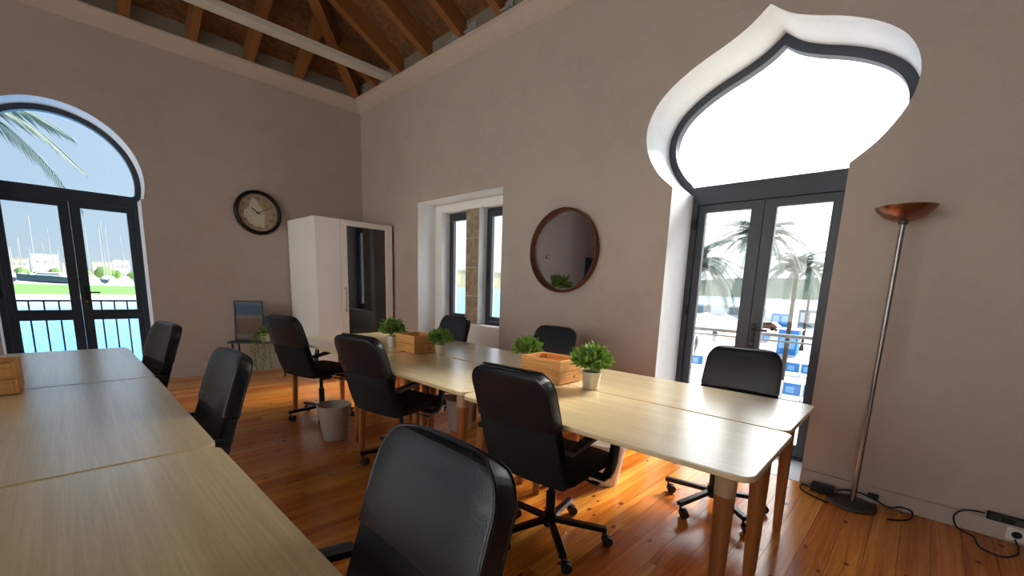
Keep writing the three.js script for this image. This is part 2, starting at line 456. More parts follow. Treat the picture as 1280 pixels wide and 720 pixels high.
// ceiling: open hip roof with rafters
const ceiling = struct('ceiling', null, null, 'open hipped timber roof with rafters, boarding and a white tie beam', 'ceiling');
const PITCH = 0.515, dk = (s) => 4.1476 + PITCH * s, HALF = (XR - XL) / 2, XM = (XR + XL) / 2;
{
  const s0 = -0.27, th = 0.05;
  const deckOf = (poly) => {   // poly: plan points with their inward distance s
    const lo = poly.map(([x, z, s]) => V3(x, dk(s), z)), hi = lo.map((p) => p.clone().setY(p.y + th));
    let g = new THREE.BufferGeometry(); const pos = [];
    const tri = (a, b, c) => pos.push(...a.toArray(), ...b.toArray(), ...c.toArray());
    for (let k = 1; k + 1 < lo.length; k++) { tri(lo[0], lo[k], lo[k + 1]); tri(hi[0], hi[k + 1], hi[k]); }
    for (let k = 0; k < lo.length; k++) { const m = (k + 1) % lo.length; tri(lo[k], hi[k], lo[m]); tri(lo[m], hi[k], hi[m]); }
    g.setAttribute('position', new THREE.Float32BufferAttribute(pos, 3)); g.computeVertexNormals();
    return grain(g, 'x');
  };
  const A = [XR - s0, ZB + s0, s0], B = [XR - s0, ZF - s0, s0], C = [XL + s0, ZF - s0, s0], D = [XL + s0, ZB + s0, s0];
  const R1 = [XM, ZB + HALF, HALF], R2 = [XM, ZF - HALF, HALF];
  for (const poly of [[A, R1, R2, B], [C, R2, R1, D], [D, R1, A], [B, R2, C]]) part('roof_boarding', deckOf(poly), M.deck, ceiling);
  const rd = 0.185, rw = 0.09, low = (s) => dk(s) - rd * Math.sqrt(1 + PITCH * PITCH);
  const raft = (x0, z0, dx, dz, sMax) => {
    const a = V3(x0 + dx * 0.1, low(0.1), z0 + dz * 0.1), b = V3(x0 + dx * sMax, low(sMax), z0 + dz * sMax);
    part('rafter', beam(a, b, rw, rd), M.rafter, ceiling);
  };
  for (let z = -5.447 - 0.63; z < ZF - 0.4; z += 0.63) {
    const m = Math.min(HALF - 0.05, z - ZB - 0.04, ZF - z - 0.04); if (m < 0.3) continue;
    raft(XR, z, -1, 0, m); raft(XL, z, 1, 0, m);
  }
  for (let x = 1.975 - 0.6 * 8; x < XR - 0.4; x += 0.6) {
    const m = Math.min(x - XL, XR - x) - 0.06; if (m < 0.3) continue;
    raft(x, ZB, 0, 1, m); raft(x, ZF, 0, -1, m);
  }
  for (const [x, z, sx, sz] of [[XR, ZB, -1, 1], [XR, ZF, -1, -1], [XL, ZF, 1, -1], [XL, ZB, 1, 1]])
    part('hip_rafter', beam(V3(x + sx * 0.12, low(0.12) - 0.02, z + sz * 0.12), V3(x + sx * HALF, low(HALF) - 0.02, z + sz * HALF), 0.13, 0.2), M.rafter, ceiling);
  part('ridge_beam', span(XM - 0.06, XM + 0.06, dk(HALF) - 0.28, dk(HALF) - 0.02, ZB + HALF, ZF - HALF, 'z'), M.rafter, ceiling);
  const bl = (x0, x1, z0, z1, ax) => part('wall_plate', span(x0, x1, 3.99, 4.19, z0, z1, ax), M.plate, ceiling);
  bl(XR - 0.10, XR - 0.06, ZB + 0.06, ZF - 0.06, 'z'); bl(XL + 0.06, XL + 0.10, ZB + 0.06, ZF - 0.06, 'z');
  bl(XL + 0.06, XR - 0.06, ZB + 0.06, ZB + 0.10, 'x'); bl(XL + 0.06, XR - 0.06, ZF - 0.10, ZF - 0.06, 'x');
  for (const z of [-5.78, 3.66]) part('tie_beam', span(XL + 0.02, XR - 0.02, 4.035, 4.10, z - 0.085, z + 0.085, 'x', 0.004), M.tieWhite, ceiling);
  // folded steel brackets where the boarding meets the ledge
  for (const [z, l] of [[-4.28, 0.16], [-4.02, 0.12], [-3.46, 0.12]]) part('bracket', [span(XR - 0.19, XR - 0.11, 4.012, 4.03, z - l / 2, z + l / 2, 'z'), span(XR - 0.125, XR - 0.11, 4.012, 4.12, z - l / 2, z + l / 2, 'z')], M.greyPaint, ceiling);
}

// ---------------------------------------------------------------- door with the onion-arched light above
function leafFrame(x0, x1, y0, y1, panes) {
  const s = shapeOf(rectPts(x0, x1, y0, y1));
  for (const [a, b, c, d] of panes) s.holes.push(new THREE.Path(rectPts(a, b, c, d)));
  return slab(s, 0.05, 0.004);
}
{
  const XF = 3.98, door = struct('door_1', null, null, 'dark framed glass double door under an onion-shaped window', 'door');
  const outline = [V2(OC - 0.573, 0), V2(OC + 0.573, 0), ...ogeePts()];
  const s = shapeOf(outline);
  const bulb = ogeePts(), cut = inset([...bulb], 0.062).filter((p) => p.y > 2.215);
  const light = [V2(OC - 0.58, 2.212), V2(OC + 0.58, 2.212), ...cut.filter((p) => Math.abs(p.x - OC) > 0.59 || p.y > 2.5)];
  s.holes.push(new THREE.Path(light), new THREE.Path(rectPts(OC - 0.525, OC + 0.525, 0.02, 2.062)));
  part('door_frame', toRight(slab(s, 0.08), XF - 0.01), M.frame, door);
  const fan = slab(shapeOf(light), 0.006); fan.translate(0, 0, 0.03);
  part('arched_pane', toRight(fan, XF), M.glass, door);
  for (const [x0, x1, a, b] of [[OC - 0.523, OC - 0.001, 0.613, 0.973], [OC + 0.001, OC + 0.523, 1.159, 1.521]]) {
    const leaf = part('door_leaf', toRight(leafFrame(x0, x1, 0.022, 2.06, [[a, b, 0.12, 1.995]]), XF + 0.005), M.frame, door);
    const g = slab(shapeOf(rectPts(a, b, 0.12, 1.995)), 0.006); g.translate(0, 0, 0.025);
    part('pane', toRight(g, XF), M.glass, leaf);
    if (a < 0.7) {
      const gH = [rod(V3(XF + 0.01, 1.02, -1.03), V3(XF - 0.045, 1.02, -1.03), 0.010), rod(V3(XF - 0.045, 1.02, -1.035), V3(XF - 0.045, 1.02, -0.915), 0.009), span(XF - 0.004, XF + 0.008, 0.86, 1.07, -1.047, -1.013)];
      part('door_handle', gH, M.frameDark, leaf);
      part('key_cylinder', rod(V3(XF, 0.90, -1.03), V3(XF - 0.016, 0.90, -1.03), 0.011), M.lampBase, leaf);
    }
  }
  for (const y of [0.35, 1.1, 1.85]) part('hinge', rod(V3(XF - 0.012, y, -1.60), V3(XF - 0.012, y + 0.09, -1.60), 0.012), M.frameDark, door);
  const rail = thing('balcony_railing', 'slim metal railing with a glass panel outside the onion-arched door', 'railing', [4.28, 0, -1.06]);
  part('handrail', [rod(V3(0, 0.965, -0.72), V3(0, 0.965, 0.72), 0.016), rod(V3(0, 0.915, -0.72), V3(0, 0.915, 0.72), 0.008)], M.greyPaint, rail);
  for (const z of [-0.70, 0.70]) part('post', rod(V3(0, -0.06, z), V3(0, 0.965, z), 0.018), M.greyPaint, rail);
  part('glass_panel', span(-0.004, 0.004, 0.06, 0.90, -0.68, 0.68), M.glass, rail);
}
// ---------------------------------------------------------------- horseshoe-arched door towards the water
{
  const ZD = ZB - 0.35, door = struct('door_2', null, null, 'dark framed glass double door under a round arched window', 'door');
  const s = shapeOf([V2(AL, 0), V2(AQ, 0), V2(AQ, 2.16), ...archPts(), V2(AL, 2.16)]);
  const light = [V2(AL + 0.03, 2.212), V2(AQ - 0.045, 2.212)];
  for (let k = 0; k <= 40; k++) { const r = AR - 0.055, a0 = Math.asin((2.235 - AC.y) / r), a = a0 + (Math.PI - 2 * a0) * k / 40; light.push(V2(AC.x + r * Math.cos(a), AC.y + r * Math.sin(a))); }
  s.holes.push(new THREE.Path(light), new THREE.Path(rectPts(AL + 0.05, AQ - 0.05, 0.02, 2.085)));
  part('door_frame', toBack(slab(s, 0.08), ZD + 0.04, 0.08), M.frame, door);
  part('arched_pane', toBack(slab(shapeOf(light), 0.006), ZD, 0.006), M.glass, door);
  for (const [x0, x1, a, b] of [[AL + 0.052, 0.166, -0.335, 0.078], [0.168, AQ - 0.052, 0.257, 0.657]]) {
    const panes = [[a, b, 0.865, 2.018], [a, b, 0.12, 0.748]];
    const leaf = part('door_leaf', toBack(leafFrame(x0, x1, 0.022, 2.083, panes), ZD + 0.03, 0.05), M.frame, door);
    for (const [p, q, c, d] of panes) part('pane', toBack(slab(shapeOf(rectPts(p, q, c, d)), 0.006), ZD, 0.006), M.glass, leaf);
    if (a > 0) {
      part('door_handle', [span(0.20, 0.23, 0.93, 1.13, ZD + 0.03, ZD + 0.042), rod(V3(0.215, 1.07, ZD + 0.03), V3(0.215, 1.07, ZD + 0.085), 0.010), rod(V3(0.205, 1.07, ZD + 0.085), V3(0.335, 1.07, ZD + 0.085), 0.009)], M.frameDark, leaf);
      part('key_cylinder', rod(V3(0.215, 0.965, ZD + 0.03), V3(0.215, 0.965, ZD + 0.056), 0.014), M.chrome, leaf);
    }
  }
  for (const y of [0.3, 0.99, 1.8]) part('hinge', rod(V3(-0.43, y, ZD + 0.05), V3(-0.43, y + 0.1, ZD + 0.05), 0.014), M.frameDark, door);
  const rail = thing('balcony_railing', 'black vertical-bar railing outside the round-arched door', 'railing', [0.15, 0, -7.47]);
  part('handrail', span(-0.95, 0.95, 0.945, 0.965, -0.02, 0.02), M.frameDark, rail);
  part('bottom_rail', span(-0.95, 0.95, 0.06, 0.08, -0.015, 0.015), M.frameDark, rail);
  for (let x = -0.90; x < 0.93; x += 0.122) part('baluster', rod(V3(x, 0.07, 0), V3(x, 0.95, 0), 0.0085), M.frameDark, rail);
  for (const x of [-0.94, 0.94]) part('post', rod(V3(x, -0.06, 0), V3(x, 0.95, 0), 0.014), M.frameDark, rail);
}
// ---------------------------------------------------------------- twin window in the deep niche, in (-z, y)
{
  const win = struct('window_1', null, null, 'pair of narrow dark framed casements with a stone mullion in a deep white niche', 'window');
  const holes = [[3.78, 4.31], [4.57, 5.10]];
  const s = shapeOf(rectPts(3.590, 5.248, 0.002, 2.392));
  for (const [a, b] of holes) s.holes.push(new THREE.Path(rectPts(a, b, 0.79, 2.29)));
  part('niche_surround', toRight(slab(s, 0.28), 3.83), [M.reveal, M.reveal], win);
  for (let k = 0; k < 4; k++) part('mullion_stone', span(3.822, 4.08, 0.79 + 0.375 * k + 0.003, 0.79 + 0.375 * (k + 1) - 0.003, -4.564, -4.316, 'y', 0.008), M.stone, win);
  part('window_sill', span(3.80, 3.97, 0.755, 0.79, -5.20, -3.64, 'z', 0.006), M.reveal, win);
  for (const [a, b] of holes) {
    const f = shapeOf(rectPts(a, b, 0.79, 2.29)); f.holes.push(new THREE.Path(rectPts(a + 0.045, b - 0.045, 0.835, 2.245)));
    part('window_frame', toRight(slab(f, 0.06), 3.97), M.frame, win);
    const q = shapeOf(rectPts(a + 0.05, b - 0.05, 0.84, 2.24)); q.holes.push(new THREE.Path(rectPts(a + 0.105, b - 0.05 - 0.055, 0.90, 2.185)));
    const sash = part('sash', toRight(slab(q, 0.05, 0.004), 3.955), M.frame, win);
    const g = slab(shapeOf(rectPts(a + 0.105, b - 0.105, 0.90, 2.185)), 0.006); part('pane', toRight(g, 3.978), M.glass, sash);
    const hz = a < 4 ? -(b - 0.075) : -(a + 0.075);
    part('window_handle', [rod(V3(3.958, 1.42, hz), V3(3.925, 1.42, hz), 0.008), rod(V3(3.925, 1.43, hz), V3(3.925, 1.31, hz), 0.007)], M.frameDark, sash);
  }
}

// ---------------------------------------------------------------- desks
const LEGS = 'desks set end to end';
function makeDesk(x, z, turn, label, group) {   // 1.40 long (z) x 0.65 wide (x), 0.73 high
  const t = thing('desk', label, 'desk', [x, 0, z], turn, group);
  const top = slab(roundRect(0.645, 1.395, 0.05), 0.022, 0.004);
  top.rotateX(-Math.PI / 2); top.translate(0, 0.708, 0);
  part('tabletop', grain(top, 'z', x, z * 0.3), M.desk, t);
  for (const sx of [-1, 1]) for (const sz of [-1, 1]) {
    const a = V3(sx * 0.235, 0.708, sz * 0.60), b = V3(sx * 0.252, 0, sz * 0.615), rings = [];
    for (const [k, r] of [[0, 0.034], [0.12, 0.033], [0.6, 0.026], [0.97, 0.021], [1, 0.019]]) {
      const c = a.clone().lerp(b, k);
      rings.push(section(c, V3(0, 0, 1), V3(1, 0, 0), r, r, 14, 2.6));
    }
    const leg = part('leg', grain(loft(rings), 'y', sx, sz), M.leg, t);
    const cap = [0, 0.125].map((k, i) => section(a.clone().lerp(b, k), V3(0, 0, 1), V3(1, 0, 0), 0.0355 - i * 0.001, 0.0355 - i * 0.001, 14, 2.6));
    part('leg_sleeve', loft(cap), M.legCap, leg);
  }
  return t;
}
const G1 = 'desks of the block along the window wall', G2 = 'desks of the row in line with the round-arched door';
makeDesk(1.748, -1.022, rad(1.2), 'pale desk at the lamp end of the block, on the room side', G1);
makeDesk(2.408, -1.052, rad(0.7), 'pale desk at the lamp end of the block, next to the onion-arched door', G1);
makeDesk(1.772, -2.430, rad(-0.4), 'pale desk in the middle of the block, on the room side', G1);
makeDesk(2.446, -2.458, rad(-0.8), 'pale desk in the middle of the block, below the round mirror', G1);
makeDesk(1.815, -3.858, rad(2.4), 'pale desk at the cabinet end of the block, on the room side', G1);
makeDesk(2.495, -3.866, rad(0.9), 'pale desk at the cabinet end of the block, beside the window niche', G1);
for (const [k, z] of [[0, -0.992], [1, -2.396], [2, -3.800]]) {
  const where = ['open end', 'middle', 'window end'][k];
  makeDesk(0.008, z, rad([0.25, -0.25, 0.2][k]), `pale desk on the chair side of the round-arched door row, ${where}`, G2);
  makeDesk(-0.648, z, 0, `pale desk on the other side of the round-arched door row, ${where}`, G2);
}

// ---------------------------------------------------------------- office chairs
function backSection(prof, v0, v1, wTop, wBot, th, cornerTop, cornerBot, n = 16) {
  // prof(v) -> point on the centre surface (x, y); v from 0 (bottom) to 1 (top)
  const rings = [], total = 0.56;
  for (let i = 0; i <= n; i++) {
    const e = i / n, v = v0 + (v1 - v0) * e, p = prof(v), q = prof(Math.min(1, v + 0.01)), o = prof(Math.max(0, v - 0.01));
    const t = V3(q[0] - o[0], q[1] - o[1], 0).normalize(), nrm = V3(t.y, -t.x, 0);
    let w = (wBot + (wTop - wBot) * v) / 2, h = th / 2;
    const dTop = (v1 - v) * total, dBot = (v - v0) * total;
    if (cornerTop && dTop < cornerTop) { const k = 1 - dTop / cornerTop; w -= cornerTop * (1 - Math.sqrt(Math.max(0, 1 - k * k))); }
    if (cornerBot && dBot < cornerBot) { const k = 1 - dBot / cornerBot; w -= cornerBot * (1 - Math.sqrt(Math.max(0, 1 - k * k))); }
    const edge = Math.min(cornerTop ? dTop : 0.015 + dTop, cornerBot ? dBot : 0.015 + dBot); if (edge < 0.02) h *= 0.55 + 0.45 * Math.sqrt(Math.max(0, 1 - (1 - edge / 0.02) ** 2));
    // slight hollow across the back
    const ring = boxSection(V3(p[0], p[1], 0), V3(0, 0, 1), nrm, w, h, 0.012);
    for (const r of ring) { const s = r.z / 0.23; r.addScaledVector(nrm, 0.012 * s * s); }
    rings.push(ring);
  }
  return rings;
}
const chairGeo = {};
function chairGeometry() {
  const c = new THREE.CatmullRomCurve3([V3(-0.195, 0.405, 0), V3(-0.240, 0.50, 0), V3(-0.290, 0.66, 0), V3(-0.330, 0.80, 0), V3(-0.385, 0.955, 0)]);
  const prof = (v) => { const p = c.getPoint(v); return [p.x, p.y]; };
  // spread the ring rows towards the rounded ends
  const ease = (rings) => rings;
  chairGeo.upper = loft(ease(backSection(prof, 0.575, 1, 0.430, 0.470, 0.062, 0.085, 0, 26)), rad(35));
  chairGeo.lower = loft(ease(backSection(prof, 0, 0.57, 0.430, 0.470, 0.056, 0, 0.06, 18)), rad(35));
  // piping: cord along the front and rear edge of the upper pad
  const rr0 = backSection(prof, 0.575, 1, 0.430, 0.470, 0.062, 0.085, 0, 26), cords = [];
  for (const side of [1, -1]) {
    const pick = (r, s) => r.filter((p) => p.z * s > 0).reduce((a, p) => { const f = (q) => q.z * s * 1.0 + (q.x * 0.9 - q.y * 0.35) * side; return f(p) > f(a) ? p : a; });
    const rim = [];
    for (const r of rr0) rim.push(pick(r, 1));
    for (const r of [...rr0].reverse()) rim.push(pick(r, -1));
    cords.push(tube(rim, 0.0042, 100, 6));
  }
  chairGeo.piping = merge(cords);
  // seat pad
  const seat = [];
  for (let i = 0; i <= 18; i++) {
    const e = i / 18, x = -0.215 + 0.475 * e; let w = 0.243, h = 0.036, y = 0.440 + 0.012 * Math.sin(e * Math.PI);
    const end = Math.min(e, 1 - e) * 0.475;
    if (end < 0.07) { const k = 1 - end / 0.07; w -= 0.06 * (1 - Math.sqrt(1 - k * k)); }
    if (end < 0.03) { const k = 1 - end / 0.03; h *= 0.45 + 0.55 * Math.sqrt(1 - k * k); }
    if (e > 0.8) y -= 0.018 * ((e - 0.8) / 0.2) ** 2;
    seat.push(section(V3(x, y, 0), V3(0, 0, 1), V3(0, 1, 0), w, h, 28, 4.5).reverse());
  }
  chairGeo.seat = loft(seat, rad(60));
  chairGeo.mech = merge([box(0.22, 0.03, 0.17, -0.01, 0.390, 0, 'x', 0.006), box(0.09, 0.045, 0.07, 0.05, 0.358, 0, 'x', 0.008), rod(V3(-0.17, 0.40, 0), V3(-0.215, 0.47, 0), 0.018, 8)]);
  chairGeo.lever = merge([rod(V3(0.03, 0.375, 0.05), V3(0.04, 0.37, 0.21), 0.006), box(0.03, 0.012, 0.05, 0.04, 0.37, 0.225, 'z', 0.005)]);
  chairGeo.column = merge([cyl(0.026, 0.026, 0.17, 0, 0.09, 0), cyl(0.016, 0.016, 0.13, 0, 0.25, 0)]);
  chairGeo.hub = merge([cyl(0.034, 0.034, 0.07, 0, 0.075, 0, 20)]);
  const bar = new RoundedBoxGeometry(0.275, 0.026, 0.036, 2, 0.005); bar.translate(0.158, 0, 0); bar.rotateZ(-0.085); bar.translate(0, 0.112, 0);
  chairGeo.bar = clean(bar);
  const w1 = new THREE.CylinderGeometry(0.026, 0.026, 0.017, 18); w1.rotateX(Math.PI / 2);
  const wA = w1.clone().translate(0.022, 0.026, -0.0145), wB = w1.clone().translate(0.022, 0.026, 0.0145);
  chairGeo.caster = merge([wA, wB, box(0.034, 0.022, 0.010, 0.012, 0.045, 0, 'x', 0.003), rod(V3(0, 0.04, 0), V3(0, 0.085, 0), 0.006, 8)]);
  // arm: flat bar from under the seat, up and back to the backrest
  const path = [V3(0.085, 0.402, 0), V3(0.125, 0.43, 0), V3(0.150, 0.52, 0), V3(0.163, 0.625, 0), V3(0.150, 0.655, 0), V3(0.10, 0.66, 0), V3(-0.05, 0.645, 0), V3(-0.265, 0.615, 0)];
  const cv = new THREE.CatmullRomCurve3(path, false, 'centripetal'), rings = [];
  for (let i = 0; i <= 40; i++) { const p = cv.getPointAt(i / 40), t = cv.getTangentAt(i / 40); rings.push(section(p, V3(0, 0, 1), V3(t.y, -t.x, 0), 0.0235, 0.0125, 12, 5)); }
  chairGeo.arm = loft(rings, rad(50));
  chairGeo.armFoot = box(0.06, 0.016, 0.12, 0.07, 0.398, 0, 'x', 0.003);
}
chairGeometry();
function makeChair(x, z, deg, lift, spin, label, group) {
  const t = thing('office_chair', label, 'office chair', [x, 0, z], rad(deg), group);
  const up = (m, dy = lift) => { m.position.y = dy; return m; };
  const upper = up(part('backrest_cushion', chairGeo.upper, M.leather, t)); upper.userData.label = 'shiny black leather-like head cushion';
  part('piping', chairGeo.piping, M.piping, upper);
  up(part('backrest', chairGeo.lower, M.fabric, t)).userData.label = 'matt black fabric backrest';
  up(part('seat', chairGeo.seat, M.fabric, t));
  up(part('tilt_mechanism', chairGeo.mech, M.blackSteel, t));
  up(part('lever', chairGeo.lever, M.blackPlastic, t));
  for (const s of [-1, 1]) {
    const a = part('armrest', chairGeo.arm, M.blackPlastic, t); a.position.set(0, lift, s * 0.262);
    const f = part('bracket', chairGeo.armFoot, M.blackSteel, a); f.position.set(0, 0, -s * 0.045);
  }
  part('gas_column', chairGeo.column, M.blackSteel, t).scale.y = 1 + lift / 0.2;
  part('base_hub', chairGeo.hub, M.blackSteel, t);
  for (let k = 0; k < 5; k++) {
    const a = rad(spin + 72 * k - deg);
    const b = part('base_leg', chairGeo.bar, M.blackSteel, t); b.rotation.y = -a;
    const c = part('caster', chairGeo.caster, M.blackPlastic, b); c.position.set(0.278, 0, 0); c.rotation.y = k * 1.3 + spin;
  }
  t.children.find((c) => c.name === 'gas_column').position.y = -0.09 * (lift / 0.2);
  return t;
}
const CG1 = 'chairs with their backs to the open floor', CG2 = 'chairs along the window wall', CG3 = 'chairs along the row at the round-arched door';
makeChair(1.650, -4.080, 14, 0.03, 0, 'black office chair showing its back, at the cabinet end of the desk block', CG1);
makeChair(1.655, -2.685, 10, 0.0, 75, 'black office chair showing its back, at the middle desk beside the grey bin', CG1);
makeChair(1.668, -1.275, 3, 0.0, 63, 'black office chair showing its back, at the desk with the crate and round plant', CG1);
makeChair(2.660, -3.740, 182, 0.0, 20, 'black office chair in front of the twin window niche', CG2);
makeChair(2.700, -2.380, 180, 0.0, 50, 'black office chair below the round mirror', CG2);
makeChair(2.660, -0.795, 182, 0.0, -14, 'black office chair in front of the onion-arched door', CG2);
makeChair(0.150, -3.870, 188, 0.0, 10, 'black office chair pushed in at the window end of the round-arched door row', CG3);
makeChair(0.160, -2.290, 181, 0.0, 40, 'black office chair pushed in at the middle of the round-arched door row', CG3);
makeChair(0.190, -0.735, 178, 0.0, 25, 'black office chair pushed in at the open end of the round-arched door row', CG3);

// ---------------------------------------------------------------- tall cabinet
{
  const c = thing('cabinet', 'tall pale grey cabinet with one plain door and one dark glass door', 'cabinet', [2.365, 0, -6.79]);
  const W = 1.122, D = 0.94, H = 2.123;
  part('body', [span(0, W, 0.06, H, 0, D - 0.022, 'y', 0.002), span(0.02, W - 0.02, 0, 0.06, 0.02, D - 0.06)], M.cabinet, c);
  const d1 = part('door', span(0.002, 0.330, 0.065, H - 0.003, D - 0.020, D, 'y', 0.002), M.cabinet, c); d1.userData.label = 'plain pale grey door';
  const s = shapeOf(rectPts(0.334, W - 0.002, 0.065, H - 0.003)); s.holes.push(new THREE.Path(rectPts(0.428, 1.008, 0.16, 2.045)));
  const g = slab(s, 0.02, 0.002); g.translate(0, 0, D - 0.02);
  const d2 = part('glass_door', g, M.cabinetFrame, c); d2.userData.label = 'white framed door with dark glass';
  part('glass', span(0.426, 1.010, 0.158, 2.047, D - 0.014, D - 0.008), M.darkGlass, d2);
  part('handle', [rod(V3(0.375, 0.905, D), V3(0.375, 0.905, D + 0.05), 0.006), rod(V3(0.375, 1.205, D), V3(0.375, 1.205, D + 0.05), 0.006), rod(V3(0.375, 0.88, D + 0.05), V3(0.375, 1.23, D + 0.05), 0.007)], M.lampSteel, d2);
}
// ---------------------------------------------------------------- wall clock
{
  const cv = document.createElement('canvas'); cv.width = cv.height = 512;
  const x = cv.getContext('2d');
  x.fillStyle = '#a9967c'; x.fillRect(0, 0, 512, 512);
  x.fillStyle = '#c9c6b4'; x.beginPath(); x.moveTo(170, 60); x.lineTo(235, 70); x.lineTo(300, 180); x.lineTo(340, 240); x.lineTo(330, 450); x.lineTo(180, 440); x.lineTo(70, 320); x.lineTo(80, 240); x.lineTo(150, 180); x.closePath(); x.fill();
  x.fillStyle = '#9a8c46'; x.beginPath(); x.ellipse(360, 150, 40, 26, 0.4, 0, 7); x.ellipse(430, 330, 26, 18, -0.5, 0, 7); x.fill();
  x.fillStyle = '#8d7e66'; for (let k = 0; k < 60; k++) { x.beginPath(); x.ellipse(256 + 220 * (rnd() - 0.5) * 1.7, 256 + 220 * (rnd() - 0.5) * 1.7, 3 + 8 * rnd(), 2 + 5 * rnd(), rnd() * 3, 0, 7); x.fill(); }
  x.fillStyle = '#4a4238'; x.font = 'bold 44px serif'; x.textAlign = 'center'; x.textBaseline = 'middle';
  ['XII', 'I', 'II', 'III', 'IIII', 'V', 'VI', 'VII', 'VIII', 'IX', 'X', 'XI'].forEach((s, k) => { const a = k * Math.PI / 6; x.fillText(s, 256 + 205 * Math.sin(a), 256 - 205 * Math.cos(a)); });
  const tex = new THREE.CanvasTexture(cv); tex.colorSpace = THREE.SRGBColorSpace;
  const t = thing('wall_clock', 'round wall clock with thick black rim and beige printed face', 'clock', [1.995, 2.18, ZB]);
  const prof = [[0.245, 0.010], [0.245, 0.045], [0.262, 0.058], [0.280, 0.055], [0.292, 0.035], [0.292, 0.0], [0.1, 0]].map(([r, y]) => V2(r, y));
  const rim = new THREE.LatheGeometry(prof, 64); rim.rotateX(Math.PI / 2);
  part('rim', rim, M.frameDark, t);
  const face = new THREE.CircleGeometry(0.246, 64); face.translate(0, 0, 0.014);
  part('face', face, std({ map: tex, roughness: 0.35 }), t);
  const hand = (l, a, w) => { const g = span(-w / 2, w / 2, -0.03, l, 0.018, 0.021); g.rotateZ(-a); return g; };
  part('hour_hand', hand(0.10, rad(305), 0.012), M.dark, t);
  part('minute_hand', hand(0.16, rad(62), 0.008), M.dark, t);
}
// ---------------------------------------------------------------- round mirror
{
  const t = thing('round_mirror', 'round mirror in a deep reddish-brown wooden rim', 'mirror', [XR, 1.668, -2.685]);
  const rim = new THREE.LatheGeometry([V2(0.380, 0.004), V2(0.392, 0.075), V2(0.404, 0.075), V2(0.408, 0.068), V2(0.400, 0.0), V2(0.36, 0)], 72); rim.rotateZ(Math.PI / 2);
  part('rim', grain(rim, 'z'), M.walnut, t);
  const gl = new THREE.CircleGeometry(0.384, 72); gl.rotateY(-Math.PI / 2); gl.translate(-0.012, 0, 0);
  part('mirror_glass', gl, M.mirror, t);
}
// ---------------------------------------------------------------- floor lamp
{
  const t = thing('floor_lamp', 'slim metal uplighter floor lamp standing by the skirting', 'floor lamp', [3.385, 0, -0.175]);
  const base = new THREE.LatheGeometry([V2(0, 0.026), V2(0.03, 0.026), V2(0.10, 0.020), V2(0.124, 0.012), V2(0.126, 0.004), V2(0.122, 0), V2(0, 0)], 48);
  part('base', base, M.lampBase, t);
  part('pole', cyl(0.0135, 0.0135, 1.715, 0, 0.024, 0, 20), M.lampSteel, t);
  part('collar', cyl(0.022, 0.026, 0.02, 0, 1.725, 0, 20), M.lampBase, t);
  const bowl = new THREE.LatheGeometry([V2(0.0, 1.742), V2(0.05, 1.746), V2(0.09, 1.766), V2(0.125, 1.800), V2(0.139, 1.822), V2(0.135, 1.823), V2(0.12, 1.803), V2(0.085, 1.772), V2(0.045, 1.753), V2(0, 1.749)], 56);
  part('bowl', bowl, M.lampBowl, t);
  part('bulb', cyl(0.006, 0.006, 0.11, 0, 0, 0, 12).rotateZ(Math.PI / 2).translate(0.055, 1.775, 0), M.plasticWhite, t);
}
// cables by the lamp
single('power_adapter', box(0.075, 0.05, 0.13, 3.45, 0.027, -0.345, 'z', 0.008), M.blackPlastic, 'black power adapter block on the floor by the lamp base', 'adapter');
single('cable', tube([V3(3.45, 0.012, -0.418), V3(3.48, 0.006, -0.46), V3(3.40, 0.006, -0.46), V3(3.34, 0.006, -0.41), V3(3.31, 0.006, -0.35), V3(3.29, 0.006, -0.31), V3(3.285, 0.006, -0.285)], 0.005), M.dark, 'thin black cable looped in front of the adapter block', 'cable');
single('cable', tube([V3(3.465, 0.03, -0.272), V3(3.49, 0.045, -0.23), V3(3.50, 0.05, -0.15), V3(3.49, 0.03, -0.06), V3(3.485, 0.012, 0.0), V3(3.50, 0.03, 0.05), V3(3.495, 0.025, 0.10), V3(3.44, 0.006, 0.105), V3(3.36, 0.006, 0.07), V3(3.30, 0.006, 0.0)], 0.005, 60), M.dark, 'thin black cable winding behind the lamp base', 'cable');
single('inline_switch', box(0.03, 0.03, 0.055, 3.475, 0.06, -0.085, 'z', 0.006), M.blackPlastic, 'small black cord switch behind the lamp base', 'switch');
single('cable', tube([V3(3.508, 0.128, 0.393), V3(3.505, 0.128, 0.36), V3(3.502, 0.115, 0.31), V3(3.498, 0.07, 0.278), V3(3.48, 0.01, 0.30), V3(3.43, 0.006, 0.36), V3(3.29, 0.006, 0.385), V3(3.255, 0.006, 0.45), V3(3.33, 0.006, 0.51), V3(3.43, 0.006, 0.53), V3(3.492, 0.03, 0.52)], 0.0045, 70), M.dark, 'black cable hanging in a loop below the power strip', 'cable');
{
  const t = thing('power_strip', 'long black power strip lying on top of the skirting', 'power strip', [3.505, 0.1055, 0.66]);
  part('housing', box(0.045, 0.04, 0.52, -0.0, 0.021, 0, 'z', 0.006), M.blackPlastic, t);
  for (let k = 0; k < 4; k++) part('outlet', box(0.006, 0.026, 0.05, -0.024, 0.021, -0.18 + 0.12 * k, 'z', 0.002), M.dark, t);
}
{
  const t = thing('wall_socket', 'white double socket set in the skirting below the power strip', 'socket', [XR - 0.016, 0.052, 0.56]);
  part('plate', box(0.008, 0.07, 0.15, -0.004, 0, 0, 'z', 0.003), M.plasticWhite, t);
  for (const z of [-0.036, 0.036]) part('outlet', rod(V3(-0.008, 0, z), V3(-0.0095, 0, z), 0.02, 20), M.dark, t);
}
